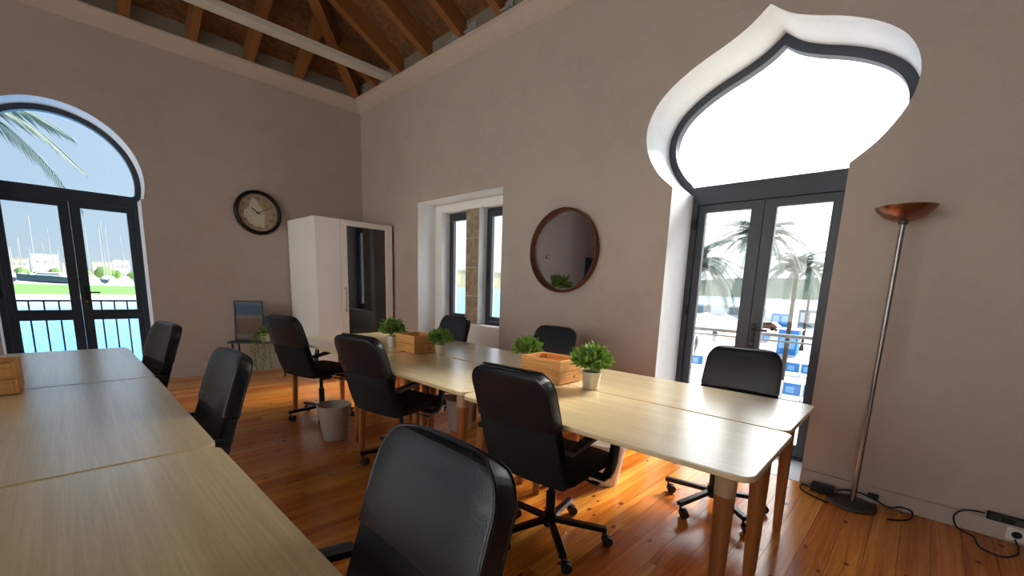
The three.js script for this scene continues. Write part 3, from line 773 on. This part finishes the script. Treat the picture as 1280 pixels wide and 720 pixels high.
// ---------------------------------------------------------------- wooden crates on the desks
function makeCrate(x, z, turn, label) {   // 0.31 (z) x 0.23 (x) x 0.15
  const t = thing('wooden_crate', label, 'crate', [x, 0.7305, z], turn, 'pine crates on the desks');
  const A = 0.115, B = 0.155, th = 0.012;
  for (const s of [-1, 1]) for (const [y0, y1] of [[0.006, 0.073], [0.077, 0.147]]) {
    part('side_board', span(s * A - (s > 0 ? th : 0), s * A + (s > 0 ? 0 : th), y0, y1, -B + th, B - th, 'z', 0.002), M.crate, t);
    const sh = shapeOf(rectPts(-A, A, y0, y1));
    if (y0 < 0.05) { const h = new THREE.Path(); h.absarc(0.035, (y0 + y1) / 2, 0.011, 0, Math.PI * 2, true); sh.holes.push(h); }
    const g = slab(sh, th, 0.0015); g.translate(0, 0, s > 0 ? B - th : -B);
    part('end_board', grain(g, 'x', y0), M.crate, t);
  }
  for (const sx of [-1, 1]) for (const sz of [-1, 1]) part('corner_post', box(0.02, 0.136, 0.02, sx * (A - th - 0.0102), 0.074, sz * (B - th - 0.0102), 'y', 0.002), M.crate, t);
  for (let k = 0; k < 3; k++) part('base_board', box(0.066, 0.008, 0.284, -0.069 + 0.069 * k, 0.005, 0, 'z', 0.001), M.crate, t);
  return t;
}
makeCrate(2.109, -1.665, rad(1), 'small open pine crate on the desk below the round mirror, between two plants');
makeCrate(2.080, -3.115, rad(-3), 'small open pine crate on the desk in front of the window niche');
makeCrate(-0.325, -3.095, rad(88), 'small open pine crate on the desk row at the round-arched door');

// ---------------------------------------------------------------- potted plants
function leafBlade(len, wid, curl) {   // a folded blade with its base at the origin, growing along +y
  const g = new THREE.BufferGeometry(), p = [];
  const pts = [[0, 0], [0.35, 0.5], [0.7, 0.42], [1, 0]];
  const at = (k, s) => { const [t, w] = pts[k]; return [s * w * wid, t * len, -curl * t * t * len + (s ? 0.15 * wid : 0)]; };
  const tri = (a, b, c) => p.push(...a, ...b, ...c);
  for (const s of [-1, 1]) for (let k = 0; k < 3; k++) { const a = at(k, 0), b = at(k + 1, 0), c = at(k, s), d = at(k + 1, s); tri(a, c, b); tri(c, d, b); }
  g.setAttribute('position', new THREE.Float32BufferAttribute(p, 3)); g.computeVertexNormals();
  return clean(g);
}
function tuft(n, R, H, len, wid) {
  const out = [];
  for (let k = 0; k < n; k++) {
    const az = rnd() * 2 * Math.PI, pol = Math.acos(1 - rnd() * 1.15), r = R * Math.pow(rnd(), 0.45);
    const dir = V3(Math.sin(pol) * Math.cos(az), Math.cos(pol), Math.sin(pol) * Math.sin(az));
    const g = leafBlade(len * rr(0.7, 1.25), wid * rr(0.8, 1.2), rr(0, 0.5));
    g.rotateY(rnd() * 6.28); g.applyQuaternion(new THREE.Quaternion().setFromUnitVectors(V3(0, 1, 0), dir.clone().add(V3(rr(-0.4, 0.4), rr(-0.1, 0.5), rr(-0.4, 0.4))).normalize()));
    g.translate(dir.x * r, H + dir.y * r * 0.85, dir.z * r);
    out.push(g);
  }
  return out;
}
function makePot(x, z, s, label, n = 230) {
  const t = thing('potted_plant', label, 'potted plant', [x, 0.7305, z], 0, 'small bushy plants on the desks');
  const pot = new THREE.LatheGeometry([V2(0, 0), V2(0.036, 0), V2(0.040, 0.003), V2(0.051, 0.086), V2(0.053, 0.092), V2(0.050, 0.092), V2(0.046, 0.08), V2(0, 0.08)].map((p) => p.multiplyScalar(s)), 32);
  part('pot', pot, M.pot, t);
  part('soil', cyl(0.046 * s, 0.046 * s, 0.004, 0, 0.08 * s, 0, 24), M.soil, t);
  const stems = []; for (let k = 0; k < 9; k++) stems.push(rod(V3(rr(-0.02, 0.02), 0.08 * s, rr(-0.02, 0.02)), V3(rr(-0.05, 0.05), 0.15 * s, rr(-0.05, 0.05)), 0.0016, 5));
  part('stems', stems, M.leaf, t);
  part('foliage', [...tuft(n, 0.085 * s, 0.135 * s, 0.045 * s, 0.024 * s), ...tuft(n, 0.06 * s, 0.125 * s, 0.05 * s, 0.026 * s)], M.leaf, t).userData.kind = 'stuff';
  return t;
}
makePot(2.095, -1.355, 1.12, 'bushy green plant in a pale metal pot beside the crate below the mirror');
makePot(2.250, -2.000, 1.0, 'green plant half hidden behind the crate below the mirror');
makePot(2.130, -2.845, 0.92, 'small green plant in a silver pot beside the crate at the window niche');
makePot(2.030, -3.420, 1.1, 'green plant behind the crate at the window niche');

// ---------------------------------------------------------------- waste bins
function makeBin(x, z, mat, label) {
  const t = thing('waste_bin', label, 'waste bin', [x, 0, z], 0, 'tapered bins under the desks');
  const g = new THREE.LatheGeometry([V2(0, 0.004), V2(0.09, 0.004), V2(0.093, 0), V2(0.095, 0.003), V2(0.134, 0.282), V2(0.138, 0.284), V2(0.138, 0.292), V2(0.132, 0.292), V2(0.131, 0.285), V2(0.092, 0.008), V2(0, 0.008)], 40);
  part('bucket', g, mat, t);
  return t;
}
makeBin(1.490, -3.440, M.bin, 'grey waste bin on the floor between two chairs at the cabinet end');
makeBin(2.420, -2.930, M.bin, 'waste bin under the middle desks, behind a desk leg');
{
  const b = makeBin(2.480, -1.450, M.binWhite, 'white waste bin under the desk below the crate and round plant');
  const liner = new THREE.LatheGeometry([V2(0.128, 0.26), V2(0.134, 0.296), V2(0.140, 0.297), V2(0.1415, 0.28), V2(0.140, 0.262)], 40);
  part('liner', liner, M.white, b);
}
// ---------------------------------------------------------------- side table with picture and trailing plant
{
  const dir = rad(-34), t = thing('side_table', 'low black side table in front of the wall below the clock', 'side table', [1.83, 0, -6.43], dir);
  part('tabletop', box(0.74, 0.018, 0.26, 0, 0.456, 0, 'x', 0.004), M.blackSteel, t);
  for (const sx of [-1, 1]) for (const sz of [-1, 1]) part('leg', rod(V3(sx * 0.32, 0.45, sz * 0.10), V3(sx * 0.30, 0, sz * 0.115), 0.011), M.blackSteel, t);
  const cv = document.createElement('canvas'); cv.width = 256; cv.height = 340;
  const x = cv.getContext('2d');
  x.fillStyle = '#2c4a69'; x.fillRect(0, 0, 256, 130);
  x.fillStyle = '#50677a'; x.fillRect(0, 0, 256, 24);
  x.fillStyle = '#6d645c'; x.fillRect(0, 120, 256, 40);
  x.fillStyle = '#5d4435'; x.fillRect(0, 150, 256, 150);
  x.fillStyle = '#9a5836'; x.fillRect(50, 140, 34, 14);
  x.fillStyle = '#6f5f52'; x.fillRect(0, 296, 256, 44);
  for (let k = 0; k < 160; k++) { x.fillStyle = ['#25425f', '#375776', '#523c30', '#664d3c'][k % 4]; const low = k % 4 > 1; x.fillRect(rnd() * 256, low ? 160 + rnd() * 130 : 26 + rnd() * 90, 20 + rnd() * 40, 2); }
  const tex = new THREE.CanvasTexture(cv); tex.colorSpace = THREE.SRGBColorSpace;
  const p = thing('framed_picture', 'framed picture of blue sky over brown land, standing on the low side table', 'picture', [1.745, 0.4655, -6.610], dir);
  const fw = 0.36, fh = 0.53, s = shapeOf(rectPts(-fw / 2, fw / 2, 0, fh)); s.holes.push(new THREE.Path(rectPts(-fw / 2 + 0.018, fw / 2 - 0.018, 0.018, fh - 0.018)));
  const fr = new THREE.Group(); fr.name = 'frame_group';
  const g = slab(s, 0.02, 0.002); g.rotateX(-0.06);
  part('frame', g, M.frameDark, p);
  const pr = new THREE.PlaneGeometry(fw - 0.03, fh - 0.03); pr.translate(0, fh / 2, 0.010); pr.rotateX(-0.06);
  part('print', pr, std({ map: tex, roughness: 0.6 }), p);
  const bk = span(-fw / 2 + 0.005, fw / 2 - 0.005, 0.005, fh - 0.005, 0.0, 0.007); bk.rotateX(-0.06); part('backing', bk, M.frameDark, p);

  const pl = thing('trailing_plant', 'trailing plant hanging from a white pot on the low side table', 'potted plant', [1.858, 0.4655, -6.345], dir);
  part('pot', new THREE.LatheGeometry([V2(0, 0), V2(0.05, 0), V2(0.055, 0.005), V2(0.066, 0.115), V2(0.063, 0.118), V2(0.060, 0.11), V2(0, 0.10)], 32), M.whitePot, pl);
  part('soil', cyl(0.06, 0.06, 0.004, 0, 0.10, 0, 20), M.soil, pl);
  const leaves = [];
  for (let k = 0; k < 15; k++) {
    const a = rr(-0.5, 3.7), r = rr(0.08, 0.13), L = rr(0.22, 0.47), v = [V3(rr(-0.03, 0.03), 0.11, rr(-0.03, 0.03)), V3(Math.cos(a) * r * 0.7, 0.13, Math.sin(a) * r * 0.7), V3(Math.cos(a) * r, 0.06, 0.135 + Math.sin(a) * 0.02), V3(Math.cos(a) * r * rr(0.8, 1.2), 0.1 - L * 0.6, 0.15 + rr(-0.01, 0.03)), V3(Math.cos(a) * r * rr(0.7, 1.2), 0.1 - L, 0.155 + rr(-0.01, 0.03))];
    const vine = part('vine', tube(v, 0.0018, 20, 5), M.leaf, pl), cvr = new THREE.CatmullRomCurve3(v), ls = [];
    for (let q = 0; q < 15; q++) { const c = cvr.getPoint(0.15 + 0.85 * q / 14), lg = leafBlade(rr(0.03, 0.045), rr(0.022, 0.032), 0.3); lg.rotateX(rr(1.5, 2.9)); lg.rotateY(rnd() * 6.28); lg.translate(c.x, c.y, c.z); ls.push(lg); }
    part('leaves', ls, M.leaf, vine).userData.kind = 'stuff';
  }
  part('foliage', tuft(60, 0.07, 0.12, 0.045, 0.028), M.leaf, pl).userData.kind = 'stuff';
}
// ---------------------------------------------------------------- what the mirror sees on the far half of the clock wall
{
  const pl = thing('potted_tree', 'leafy tall pot plant seen in the round mirror', 'potted plant', [-1.10, 0, -6.30]);
  part('pot', new THREE.LatheGeometry([V2(0, 0), V2(0.13, 0), V2(0.17, 0.3), V2(0.16, 0.3), V2(0.15, 0.26), V2(0, 0.26)], 32), M.whitePot, pl);
  part('stem', rod(V3(0, 0.25, 0), V3(0.02, 1.3, 0), 0.014), M.leg, pl);
  part('foliage', tuft(160, 0.22, 1.35, 0.15, 0.06), M.leaf, pl).userData.kind = 'stuff';
  single('poster', span(-3.22, -2.82, 1.45, 2.15, ZB + 0.001, ZB + 0.012), M.navy, 'plain dark blue poster on the clock wall, seen in the round mirror', 'poster');
  for (const [x, y] of [[-1.25, 2.05], [-2.02, 2.05], [-2.26, 2.08], [-2.05, 1.35]]) {
    const sw = thing('wall_switch', 'small grey switch plate on the clock wall, seen in the round mirror', 'switch', [x, y, ZB], 0, 'switch plates seen in the mirror');
    part('plate', box(0.12, 0.09, 0.01, 0, 0, 0.0055, 'x', 0.003), M.greyPaint, sw);
    part('rocker', box(0.05, 0.05, 0.006, 0, 0, 0.0125, 'x', 0.002), M.plasticWhite, sw);
  }
}

// ================================================================ outside
const GY = -4.5, WY = -5.2;
{
  const w = new THREE.PlaneGeometry(6000, 6000, 1, 1); w.rotateX(-Math.PI / 2); w.translate(0, WY, 0);
  struct('water', grain(w, 'x'), M.water, 'blue harbour water', 'water');
  // paved quay: a corner of land under the building, open to the water on the arched-door side
  const pts = [V2(-60, -70), V2(120, -70), V2(120, 45), V2(60, 34), V2(5.5, 9.3), V2(-1.9, 9.3), V2(-1.9, 18), V2(-60, 18)];
  const g = slab(shapeOf(pts), 0.9); g.rotateX(-Math.PI / 2); g.translate(0, GY - 0.9, 0);
  struct('ground', grain(g, 'x'), M.paving, 'pale paved quay beside the building', 'ground');
  const lower = span(XL - TH, XR + TH, GY + 0.001, -0.13, ZB - TH, ZF + TH);
  struct('wall_outside', lower, M.outside, 'plain lower storey of the building', 'wall');
}
{ // unseen house added to bounce sunlight through the windows facing the round mirror
  const t = thing('added_bounce_house', 'added unseen white house bouncing sunlight through the windows facing the round mirror', 'building', [-20, GY, -1]);
  part('walls', span(-10, 0, 0, 17, -17, 17), M.facade, t);
  part('cornice', span(-10.3, 0.3, 17, 17.5, -17.3, 17.3), M.facade, t);
  for (let a = 0; a < 6; a++) for (let b = 0; b < 3; b++) part('window', span(0, 0.04, 2 + 5 * b, 4 + 5 * b, -14.6 + 5.6 * a, -13.4 + 5.6 * a), M.greyPaint, t);
}
// palms
function frond(len, droop, n, wid) {
  const c = new THREE.CatmullRomCurve3([V3(0, 0, 0), V3(len * 0.34, len * 0.20, 0), V3(len * 0.7, len * 0.16 - droop * 0.35, 0), V3(len, -droop, 0)]);
  const list = [tube([0, 0.25, 0.5, 0.75, 1].map((t) => c.getPoint(t)), 0.012, 14, 5)];
  for (let k = 0; k < n; k++) for (const s of [-1, 1]) {
    const t = 0.12 + 0.88 * k / n, p = c.getPoint(t), tan = c.getTangent(t), L = wid * (0.35 + 0.75 * Math.sin(Math.PI * Math.min(1, 0.15 + 0.85 * t))) * rr(0.8, 1.1);
    const d = V3(tan.x * 0.75, tan.y * 0.75 - 0.28 - 0.25 * rnd(), s * 0.85).normalize().multiplyScalar(L), b = tan.clone().multiplyScalar(0.022);
    const g = new THREE.BufferGeometry(), a1 = p.clone().sub(b), a2 = p.clone().add(b), m1 = p.clone().addScaledVector(d, 0.55).sub(b), m2 = p.clone().addScaledVector(d, 0.55).add(b), e = p.clone().add(d).add(V3(0, -0.08 * L, 0));
    g.setAttribute('position', new THREE.Float32BufferAttribute([a1, m1, a2, a2, m1, m2, m1, e, m2].flatMap((v) => v.toArray()), 3)); g.computeVertexNormals();
    list.push(g);
  }
  return merge(list);
}
const frondKinds = [[1, 0.15], [1, 0.42], [1, 0.7]].map(([l, d]) => frond(l * 2.1, d * 2.1, 48, 0.56));
function makePalm(x, y0, z, h, scale, n, label, turn = 0, set = null) {
  const t = thing('palm_tree', label, 'palm tree', [x, y0, z], turn, 'palm trees on the quay');
  const rings = []; for (let k = 0; k <= 26; k++) { const e = k / 26, r = 0.15 - 0.05 * e + (k % 2 ? 0.012 : 0) + (e < 0.05 ? 0.06 : 0); rings.push(section(V3(0.12 * Math.sin(e * 2) * h * 0.1, e * h, 0), V3(0, 0, 1), V3(1, 0, 0), r * scale, r * scale, 12, 2)); }
  part('trunk', loft(rings), M.palmTrunk, t);
  const top = V3(0.12 * Math.sin(2) * h * 0.1, h, 0);
  if (set) for (const [az, kind, up] of set) { const f = part('frond', frondKinds[kind], M.palmLeaf, t); f.position.copy(top); f.scale.setScalar(scale); f.rotation.set(0, az, up, 'YXZ'); }
  for (let k = 0; k < n; k++) {
    if (set && Math.cos(k * 2.39996) > 0.35) continue;
    const f = part('frond', frondKinds[k % 3], M.palmLeaf, t), up = [0.95, 0.45, -0.1][k % 3] + rr(-0.15, 0.15);
    f.position.copy(top); f.scale.setScalar(scale * rr(0.85, 1.1)); f.rotation.set(0, k * 2.39996, up * 0.8, 'YXZ');
  }
  return t;
}
makePalm(30, GY, -5.85, 7.1, 0.95, 27, 'palm tree rising behind the blue booth seen through the onion-arched door');
makePalm(56, GY, -9.46, 8.05, 1.0, 24, 'palm tree standing farther off, beside the lamp-side door frame');
makePalm(20.5, GY, -8.15, 6.7, 1.05, 30, 'palm tree with a wide low crown at the hinge side of the onion-arched door');
makePalm(25, GY, -6.75, 8.35, 1.0, 30, 'tall palm tree whose crown shows on both sides of the door stile');
makePalm(-1.75, GY, -14.0, 8.5, 1.05, 26, 'palm tree beside the round-arched door, fronds reaching over the water', 0, [[0.12, 0, 0.26], [-0.15, 1, 0.16], [0.3, 2, 0.10], [-0.45, 0, 0.75]]);

// far shore seen through the round-arched door
{
  const lawn = new THREE.BufferGeometry();
  const strip = (z0, y0, z1, y1) => { const g = new THREE.PlaneGeometry(300, 1); g.translate(-80, 0, 0); const p = g.attributes.position; for (let i = 0; i < 4; i++) { const a = p.getY(i) > 0; p.setXYZ(i, p.getX(i), a ? y1 : y0, a ? z1 : z0); } g.computeVertexNormals(); return grain(g, 'x'); };
  struct('shore', [strip(-149, WY - 0.2, -151, -4.4), strip(-151, -4.4, -152.5, -4.2)], M.bank, 'pale stone bank across the water', 'shore');
  struct('lawn', strip(-152.5, -4.2, -172, -2.2), M.lawn, 'green lawn on the far shore', 'lawn');
  struct('land', strip(-172, -2.2, -900, -1.5), M.bank, 'boat yard ground beyond the lawn', 'land');
  const hull = (L, B, H) => { const rings = []; for (let k = 0; k <= 10; k++) { const e = k / 10, w = B / 2 * Math.sqrt(Math.max(0.02, 1 - (1.7 * Math.abs(e - 0.42)) ** 2.6)), y = H * (0.55 + 0.2 * e * e); rings.push([[-w, y], [-w * 0.8, y - H * 0.35], [0, y - H * 0.55], [w * 0.8, y - H * 0.35], [w, y], [0, y + 0.05]].map(([a, b]) => V3((e - 0.5) * L, b, a))); } return loft(rings, rad(40)); };
  const spots = [];
  for (let k = 0; k < 33; k++) { const row = Math.floor(k / 11); spots.push([-13 + 4.6 * (k % 11) + 1.5 * row + rr(-0.3, 0.3), -184 - 14 * row, rr(7, 9.5), rr(9, 20)]); }
  spots.forEach(([x, z, L, mh], k) => {
    const t = thing('sailing_boat', 'white sailing yacht with bare mast on the far shore', 'boat', [x, -1.9, z], Math.PI / 2 + rr(-0.12, 0.12), 'yachts on the far shore');
    part('hull', hull(L, L * 0.3, L * 0.28), k % 4 === 1 ? M.navy : M.white, t);
    part('cabin', box(L * 0.35, 0.9, L * 0.16, -0.3, L * 0.17 + 0.35, 0, 'x', 0.2), M.white, t);
    part('mast', rod(V3(0.3, L * 0.15, 0), V3(0.3, mh, 0), 0.09), M.greyPaint, t);
    part('rigging', [rod(V3(0.3, mh, 0), V3(L * 0.48, L * 0.16, 0), 0.03, 4), rod(V3(0.3, mh, 0), V3(-L * 0.46, L * 0.16, 0), 0.03, 4)], M.greyPaint, t);
  });
  const big = thing('motor_yacht', 'large dark blue motor yacht lying on the far shore', 'boat', [-1.0, -2.1, -174.5], rad(178));
  part('hull', hull(13, 3.6, 3.4), M.navy, big); part('deckhouse', box(5, 1.0, 2.2, 0.5, 2.6, 0, 'x', 0.3), M.white, big); part('windows', box(4.2, 0.4, 2.24, 0.6, 2.7, 0, 'x', 0.1), M.navy, big);
  for (let k = 0; k < 16; k++) {   // pale houses behind the masts
    const x = -60 + 9.5 * k, z = -300 - 30 * (k % 2), w = rr(6, 8.5), h = rr(6, 12);
    const t = thing('town_house', 'pale flat-roofed house behind the masts of the far shore', 'building', [x, -2, z], 0, 'houses of the far shore');
    part('walls', span(-w / 2, w / 2, 0, h, -5, 5), k % 3 ? M.houseWall : M.bank, t);
    part('roof', span(-w / 2 - 0.3, w / 2 + 0.3, h, h + 0.4, -5.3, 5.3), M.greyPaint, t);
    for (let a = 0; a < 3; a++) for (let b = 0; b < 2; b++) part('window', span(-w / 2 + w * (0.14 + 0.29 * a), -w / 2 + w * (0.14 + 0.29 * a) + 1.1, h * (0.2 + 0.42 * b), h * (0.2 + 0.42 * b) + 1.4, 4.98, 5.05), M.greyPaint, t);
  }
  for (let k = 0; k < 30; k++) {
    const x = -40 + 4.4 * k, z = -236 - 16 * (k % 2), h = rr(3, 5.5);
    const t = thing('tree', 'round green tree among the houses of the far shore', 'tree', [x, -2.1, z], 0, 'trees of the far shore');
    part('trunk', rod(V3(0, 0, 0), V3(0, h * 0.5, 0), 0.2, 6), M.palmTrunk, t);
    const g = new THREE.IcosahedronGeometry(h * 0.42, 2), p = g.attributes.position;
    for (let i = 0; i < p.count; i++) { const q = V3().fromBufferAttribute(p, i), s = 0.8 + 0.4 * vnoise(q.x * 1.1 + k * 9, q.y * 1.1 + q.z * 1.7); p.setXYZ(i, q.x * s * 1.15, q.y * s + h * 0.66, q.z * s * 1.15); }
    g.computeVertexNormals(); part('crown', g, M.treeGreen, t);
  }
  // low hills all along the horizon on the window side
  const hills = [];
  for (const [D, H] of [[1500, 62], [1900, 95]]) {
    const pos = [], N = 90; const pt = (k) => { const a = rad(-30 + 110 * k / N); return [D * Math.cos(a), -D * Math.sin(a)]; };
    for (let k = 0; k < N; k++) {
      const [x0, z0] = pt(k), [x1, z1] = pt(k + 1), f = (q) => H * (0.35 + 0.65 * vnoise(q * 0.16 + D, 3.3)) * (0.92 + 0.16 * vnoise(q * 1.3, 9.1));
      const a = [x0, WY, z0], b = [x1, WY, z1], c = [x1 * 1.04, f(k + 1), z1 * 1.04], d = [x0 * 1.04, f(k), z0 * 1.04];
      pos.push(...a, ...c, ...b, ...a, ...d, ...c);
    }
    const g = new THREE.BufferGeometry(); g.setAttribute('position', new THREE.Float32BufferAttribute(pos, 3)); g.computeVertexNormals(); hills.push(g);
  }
  struct('hills', hills, M.hill, 'low hills on the horizon, haze put into their pale colour', 'hills');
}
// the quay seen through the onion-arched door
function booth(x, z, w, h, d, label, body, stripe) {
  const t = thing('booth', label, 'booth', [x, GY, z]);
  part('walls', span(-d / 2, d / 2, 0, h, -w / 2, w / 2), body, t);
  part('roof', span(-d / 2 - 0.2, d / 2 + 0.2, h, h + 0.12, -w / 2 - 0.2, w / 2 + 0.2), M.white, t);
  for (const s of [-1, 1]) part('sign_panel', span(-d / 2 - 0.03, -d / 2, h * 0.3, h * 0.85, s * w * 0.24 - w * 0.16, s * w * 0.24 + w * 0.16), stripe, t);
  part('base', span(-d / 2 - 0.05, d / 2 + 0.05, 0, 0.18, -w / 2 - 0.05, w / 2 + 0.05), M.white, t);
}
const skyBlue = std({ color: 0x7db9ea, roughness: 0.6 });
booth(49.5, -9.5, 1.7, 2.6, 1.2, 'bright blue booth with two lighter panels on the quay', M.blue, skyBlue);
booth(95, -19.9, 3.0, 2.6, 2, 'wide blue booth far off on the quay', M.blue, skyBlue);
booth(100, -16.4, 3.2, 3.4, 2, 'grey kiosk beside the wide blue booth', M.greyPaint, M.white);
booth(62, -14.6, 1.2, 1.3, 1.2, 'small blue booth on the quay behind the chair', M.blue, skyBlue);
booth(118, -38, 26, 3.2, 6, 'long white pavilion far off on the quay', M.white, M.greyPaint);
function barrier(x, z, label) {
  const t = thing('barrier', label, 'barrier', [x, GY, z], 0, 'low blue barriers on the quay');
  part('panel', span(-0.03, 0.03, 0.22, 0.92, -0.44, 0.44), M.blue, t);
  part('panel_print', span(-0.036, -0.03, 0.36, 0.72, -0.30, 0.12), skyBlue, t);
  for (const s of [-1, 1]) part('post', span(-0.05, 0.05, 0, 1.0, s * 0.46 - 0.03, s * 0.46 + 0.03), M.white, t);
}
for (const z of [-7.75, -6.75, -5.75]) barrier(37.7, z, 'low blue barrier panel between white posts on the quay');
for (const z of [-6.0, -5.0, -4.0]) barrier(28.6, z, 'low blue barrier panel between white posts on the quay');
for (const z of [-13.8, -12.8]) barrier(35.0, z, 'low blue barrier panel between white posts on the quay');
function parasol(x, z, label) {
  const t = thing('parasol', label, 'parasol', [x, GY, z], 0, 'parasols on the quay');
  part('pole', rod(V3(0, 0, 0), V3(0, 2.7, 0), 0.04), M.greyPaint, t);
  const g = new THREE.ConeGeometry(2.0, 0.7, 8, 1, true); g.translate(0, 2.5, 0); part('canopy', g, std({ color: 0xb9bcb6, roughness: 0.8, side: THREE.DoubleSide }), t);
  part('base', cyl(0.3, 0.3, 0.08, 0, 0, 0), M.greyPaint, t);
}
for (const [x, z] of [[74, -26.4], [70, -22.0], [79, -31.4], [64, -17.4]]) parasol(x, z, 'grey parasol on the quay');
function makePerson(x, z, turn, label) {
  const t = thing('person', label, 'person', [x, GY, z], turn, 'people on the quay');
  const bones = [[[0, 0.92, 0.09], [0.03, 0.5, 0.11], 0.085, 0.06], [[0.03, 0.5, 0.11], [-0.05, 0.08, 0.12], 0.06, 0.042], [[-0.05, 0.06, 0.12], [0.1, 0.04, 0.12], 0.045, 0.035],
    [[0, 0.92, -0.09], [0.1, 0.5, -0.1], 0.085, 0.06], [[0.1, 0.5, -0.1], [0.14, 0.08, -0.11], 0.06, 0.042], [[0.14, 0.06, -0.11], [0.27, 0.04, -0.11], 0.045, 0.035],
    [[0, 0.95, 0], [0.02, 1.4, 0], 0.15, 0.16], [[0.02, 1.42, 0.17], [-0.03, 1.12, 0.24], 0.055, 0.045], [[-0.03, 1.12, 0.24], [0.06, 0.86, 0.25], 0.042, 0.03], [[0.02, 1.42, -0.17], [0.05, 1.12, -0.24], 0.055, 0.045], [[0.05, 1.12, -0.24], [0.14, 0.88, -0.24], 0.042, 0.03], [[0.02, 1.45, 0], [0.04, 1.56, 0], 0.06, 0.055], [[0.05, 1.62, 0], [0.055, 1.68, 0], 0.095, 0.1]];
  const N = 48, mc = new MarchingCubes(N, M.navy, false, false, 60000), A = V3(), B = V3();
  for (let k = 0; k < N; k++) for (let j = 0; j < N; j++) for (let i = 0; i < N; i++) {
    const p = V3((i - N / 2) / (N / 2) * 0.95, (j - N / 2) / (N / 2) * 0.95 + 0.87, (k - N / 2) / (N / 2) * 0.95); let dist = 9;
    for (const [a, b, ra, rb] of bones) { A.fromArray(a); B.fromArray(b).sub(A); const q = p.clone().sub(A), h = Math.max(0, Math.min(1, q.dot(B) / B.lengthSq())), dd = q.addScaledVector(B, -h).length() - (ra + (rb - ra) * h), kk = Math.max(0.04 - Math.abs(dist - dd), 0) / 0.04; dist = Math.min(dist, dd) - kk * kk * 0.01; }
    mc.field[i + j * N + k * N * N] = -dist;
  }
  mc.isolation = 0; mc.update();
  const n = mc.count, g = new THREE.BufferGeometry();
  g.setAttribute('position', new THREE.BufferAttribute(mc.positionArray.slice(0, n * 3), 3)); g.setAttribute('normal', new THREE.BufferAttribute(mc.normalArray.slice(0, n * 3), 3));
  g.scale(0.95, 0.95, 0.95); g.translate(0, 0.87, 0);
  part('body', clean(g), std({ color: 0x4a5260, roughness: 0.9 }), t);
}
makePerson(54.5, -18.2, rad(200), 'person in dark clothes walking on the quay near the parasols');
makePerson(42.5, -15.8, rad(150), 'person in dark clothes walking behind the blue barriers');
{ // parked car far off
  const t = thing('parked_car', 'small dark red car parked near the wide blue booth', 'car', [84, GY, -19.6], rad(80));
  const s = shapeOf([V2(-1.9, 0.3), V2(1.9, 0.3), V2(1.95, 0.75), V2(1.0, 0.9), V2(0.5, 1.4), V2(-1.0, 1.45), V2(-1.75, 0.95), V2(-1.95, 0.8)]);
  const g = slab(s, 1.6, 0.06); g.translate(0, 0, -0.8); part('body', g, std({ color: 0x6b2f2a, roughness: 0.4 }), t);
  for (const x of [-1.2, 1.2]) for (const z of [-0.75, 0.75]) part('wheel', rod(V3(x, 0.32, z - 0.1), V3(x, 0.32, z + 0.1), 0.32, 16), M.dark, t);
  part('windows', span(-0.9, 0.45, 0.98, 1.3, -0.815, 0.815), M.dark, t);
}

renderer.render(scene, camera);
